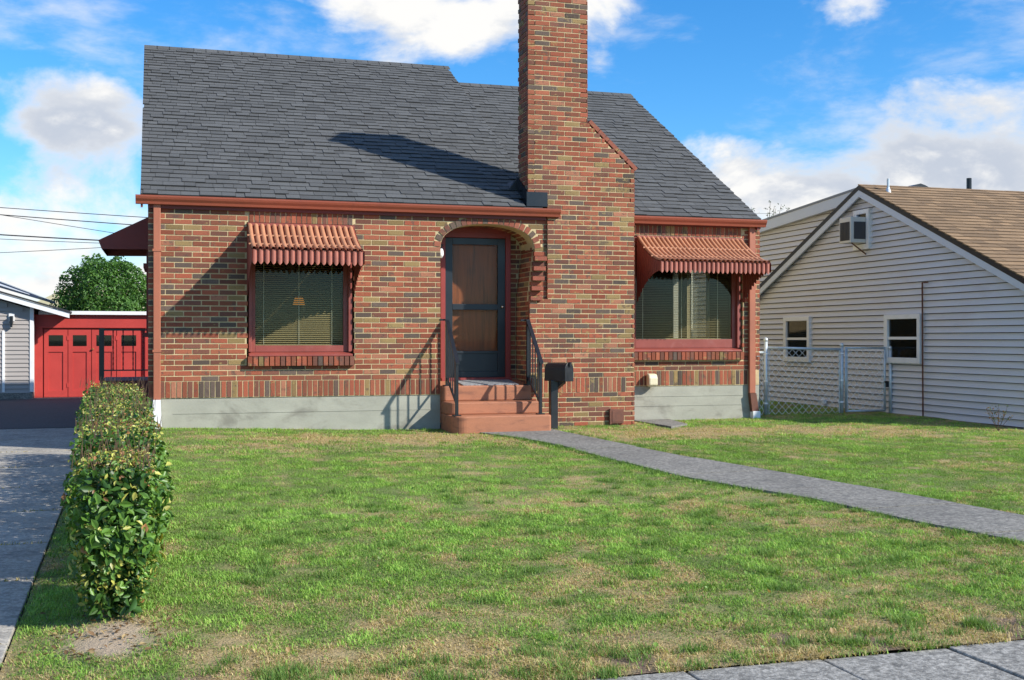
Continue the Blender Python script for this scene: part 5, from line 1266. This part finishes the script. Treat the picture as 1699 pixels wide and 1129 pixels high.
def blades(name, X, Y, hmin, hmax, width, seg2, parent=None):
    n = len(X); Z = ground_z(X, Y); tint, dry = blade_tints(X, Y)
    tuft = fbm(X, Y, 0.14, 17, 2); h = rng.uniform(hmin, hmax, n)*(0.35+1.4*tuft)*np.where(dry, 0.75, 1.0)
    edge = np.exp(-((Y+10.30)/0.16)**2)*smooth01((fbm(X, Y, 0.3, 41, 2)-0.45)/0.15); h = h*(1+1.2*edge)
    a = rng.uniform(0, 2*math.pi, n); lean = rng.uniform(0.3, 1.5, n)*np.where(dry, 1.45, 1.0)
    dx, dy = np.cos(a), np.sin(a); px, py = -dy, dx; w = width*rng.uniform(0.7, 1.4, n)
    B = np.stack([X, Y, Z-0.004], 1); side = np.stack([px*w*0.5, py*w*0.5, 0*w], 1)
    tip = B+np.stack([dx*h*lean, dy*h*lean, h*(1-0.28*np.minimum(lean, 1.4))], 1)
    if seg2:
        mid = B+np.stack([dx*h*lean*0.32, dy*h*lean*0.32, h*0.58], 1)
        V = np.stack([B-side, B+side, mid-side*0.8, mid+side*0.8, tip], 1).reshape(-1, 3); o = (np.arange(n)*5)[:, None]
        T = o+np.array([[2, 3, 4]]); Q = o+np.array([[0, 1, 3, 2]])
        return mesh_np(name, V, T, np.concatenate([tint, tint], 0), 'grass', None, False, Q)
    V = np.stack([B-side, B+side, tip], 1).reshape(-1, 3); T = (np.arange(n)*3)[:, None]+np.array([[0, 1, 2]])
    return mesh_np(name, V, T, tint, 'grass', None, False, None)
X1_, Y1_ = sample_lawn(700000, -10.43, -6.4)
X2_, Y2_ = sample_lawn(520000, -6.4, -2.6)
X3_, Y3_ = sample_lawn(420000, -2.6, 6.0)
for nm, a_, lab in (('grass', (X1_, Y1_, 0.012, 0.031, 0.0040, True), 'short patchy grass of the front half of the lawn'), ('grass', (X2_, Y2_, 0.012, 0.031, 0.0060, False), 'short patchy grass in the middle of the lawn'),
                    ('grass', (X3_, Y3_, 0.016, 0.040, 0.0085, False), 'short grass in front of the house and along the fence')):
    o = blades(nm, *a_); stuff(o, lab, 'grass')
cxs = np.concatenate([rng.uniform(-0.3, 6.0, 90), rng.uniform(0.4, 6.0, 190), np.array([along(LE, t)[0] for t in np.linspace(0.05, 0.99, 60)])-0.05, np.array([along(RE, t)[0] for t in np.linspace(0.05, 0.99, 40)])+0.05])
cys = np.concatenate([rng.uniform(-10.38, -10.0, 90), rng.uniform(-10.2, -4.5, 190), np.array([along(LE, t)[1] for t in np.linspace(0.05, 0.99, 60)]), np.array([along(RE, t)[1] for t in np.linspace(0.05, 0.99, 40)])])
cys = cys+rng.normal(0, 0.04, len(cys)); rep = 85; tx_ = np.repeat(cxs, rep)+rng.normal(0, 0.035, len(cxs)*rep); ty_ = np.repeat(cys, rep)+rng.normal(0, 0.028, len(cxs)*rep)
kp = (tx_ > drive_edge(ty_)+0.05) & (ty_ > -10.45) & ~((np.abs(tx_) < 0.3) & (ty_ > -9.5)) & ~in_poly(tx_, ty_, walk_poly); tx_, ty_ = tx_[kp], ty_[kp]; n = len(tx_)
h = rng.uniform(0.03, 0.065, n); a = rng.uniform(0, 6.28, n); w = 0.0024; le = rng.uniform(0.2, 1.1, n)
B = np.stack([tx_, ty_, ground_z(tx_, ty_)], 1); sd_ = np.stack([-np.sin(a)*w, np.cos(a)*w, 0*a], 1); tip = B+np.stack([np.cos(a)*h*le, np.sin(a)*h*le, h*0.85], 1)
V = np.stack([B-sd_, B+sd_, tip], 1).reshape(-1, 3); T = (np.arange(n)*3)[:, None]+np.array([[0, 1, 2]]); kk = rng.random((n, 1))
stuff(mesh_np('grass_tufts', V, T, np.array([[0.085, 0.19, 0.035]])*(1-kk)+np.array([[0.22, 0.34, 0.08]])*kk, 'grass'), 'taller tufts of grass along the sidewalk and walkway edges', 'grass')
jx = []; jy = []
for y_ in ys[1:-1]:
    n = 260; x_ = rng.uniform(-3.2, -0.4, n); keep = (x_ < drive_edge(y_)-0.05) & (fbm(x_, x_*0+y_, 0.3, 12, 2) > 0.5); jx.append(x_[keep]); jy.append(y_+rng.normal(0, 0.012, keep.sum()))
jx = np.concatenate(jx); jy = np.concatenate(jy); n = len(jx); h = rng.uniform(0.01, 0.03, n); a = rng.uniform(0, 6.28, n); w = 0.006
B = np.stack([jx, jy, np.full(n, -0.31)], 1); sd_ = np.stack([np.cos(a)*w, np.sin(a)*w, 0*a], 1); tip = B+np.stack([rng.normal(0, .01, n), rng.normal(0, .01, n), h], 1)
V = np.stack([B-sd_, B+sd_, tip], 1).reshape(-1, 3); T = (np.arange(n)*3)[:, None]+np.array([[0, 1, 2]])
stuff(mesh_np('joint_grass', V, T, np.tile([0.55, 0.45, 0.2], (n, 1))*rng.uniform(.6, 1.2, (n, 1)), 'grass'), 'dry grass growing in the driveway joints', 'grass')
# fallen leaves and small clover leaves on the lawn
n = 260; P = np.stack([rng.uniform(0.4, 6.0, n), rng.uniform(-10.3, -5.0, n), np.zeros(n)], 1); P[:, 2] = ground_z(P[:, 0], P[:, 1])+0.025
P = P[~in_poly(P[:, 0], P[:, 1], walk_poly)]; n = len(P)
nn = rng.normal(size=(n, 3))*0.35+np.array([[0, -0.2, 1]]); nn /= np.linalg.norm(nn, axis=1, keepdims=True)
o = leaf_mesh_obj('clover', P, nn, rng.uniform(0.015, 0.035, n), np.where(rng.random((n, 1)) < .75, np.array([[.16, .28, .05]]), np.array([[.34, .22, .09]])), 'treeleaf', None, 0.8); stuff(o, 'small clover and fallen leaves scattered over the lawn', 'clover')
n = 110; P = np.stack([rng.normal(-0.02, 0.22, n), rng.normal(-9.2, 0.26, n), np.zeros(n)], 1); P[:, 2] = ground_z(P[:, 0], P[:, 1])+0.012
nn = rng.normal(size=(n, 3))*0.3+np.array([[0, -0.1, 1]]); nn /= np.linalg.norm(nn, axis=1, keepdims=True)
o = leaf_mesh_obj('leaf_litter', P, nn, rng.uniform(0.02, 0.045, n), np.where(rng.random((n, 1)) < .6, np.array([[.20, .12, .06]]), np.array([[.38, .28, .14]]))*rng.uniform(.6, 1.2, (n, 1)), 'treeleaf', None, 0.5); stuff(o, 'dry fallen leaves on the bare soil at the foot of the hedge', 'leaf litter')
print('bricks', len(BR), 'shingles', len(sh)+len(sh2), 'blades', len(X1_), len(X2_), len(X3_))
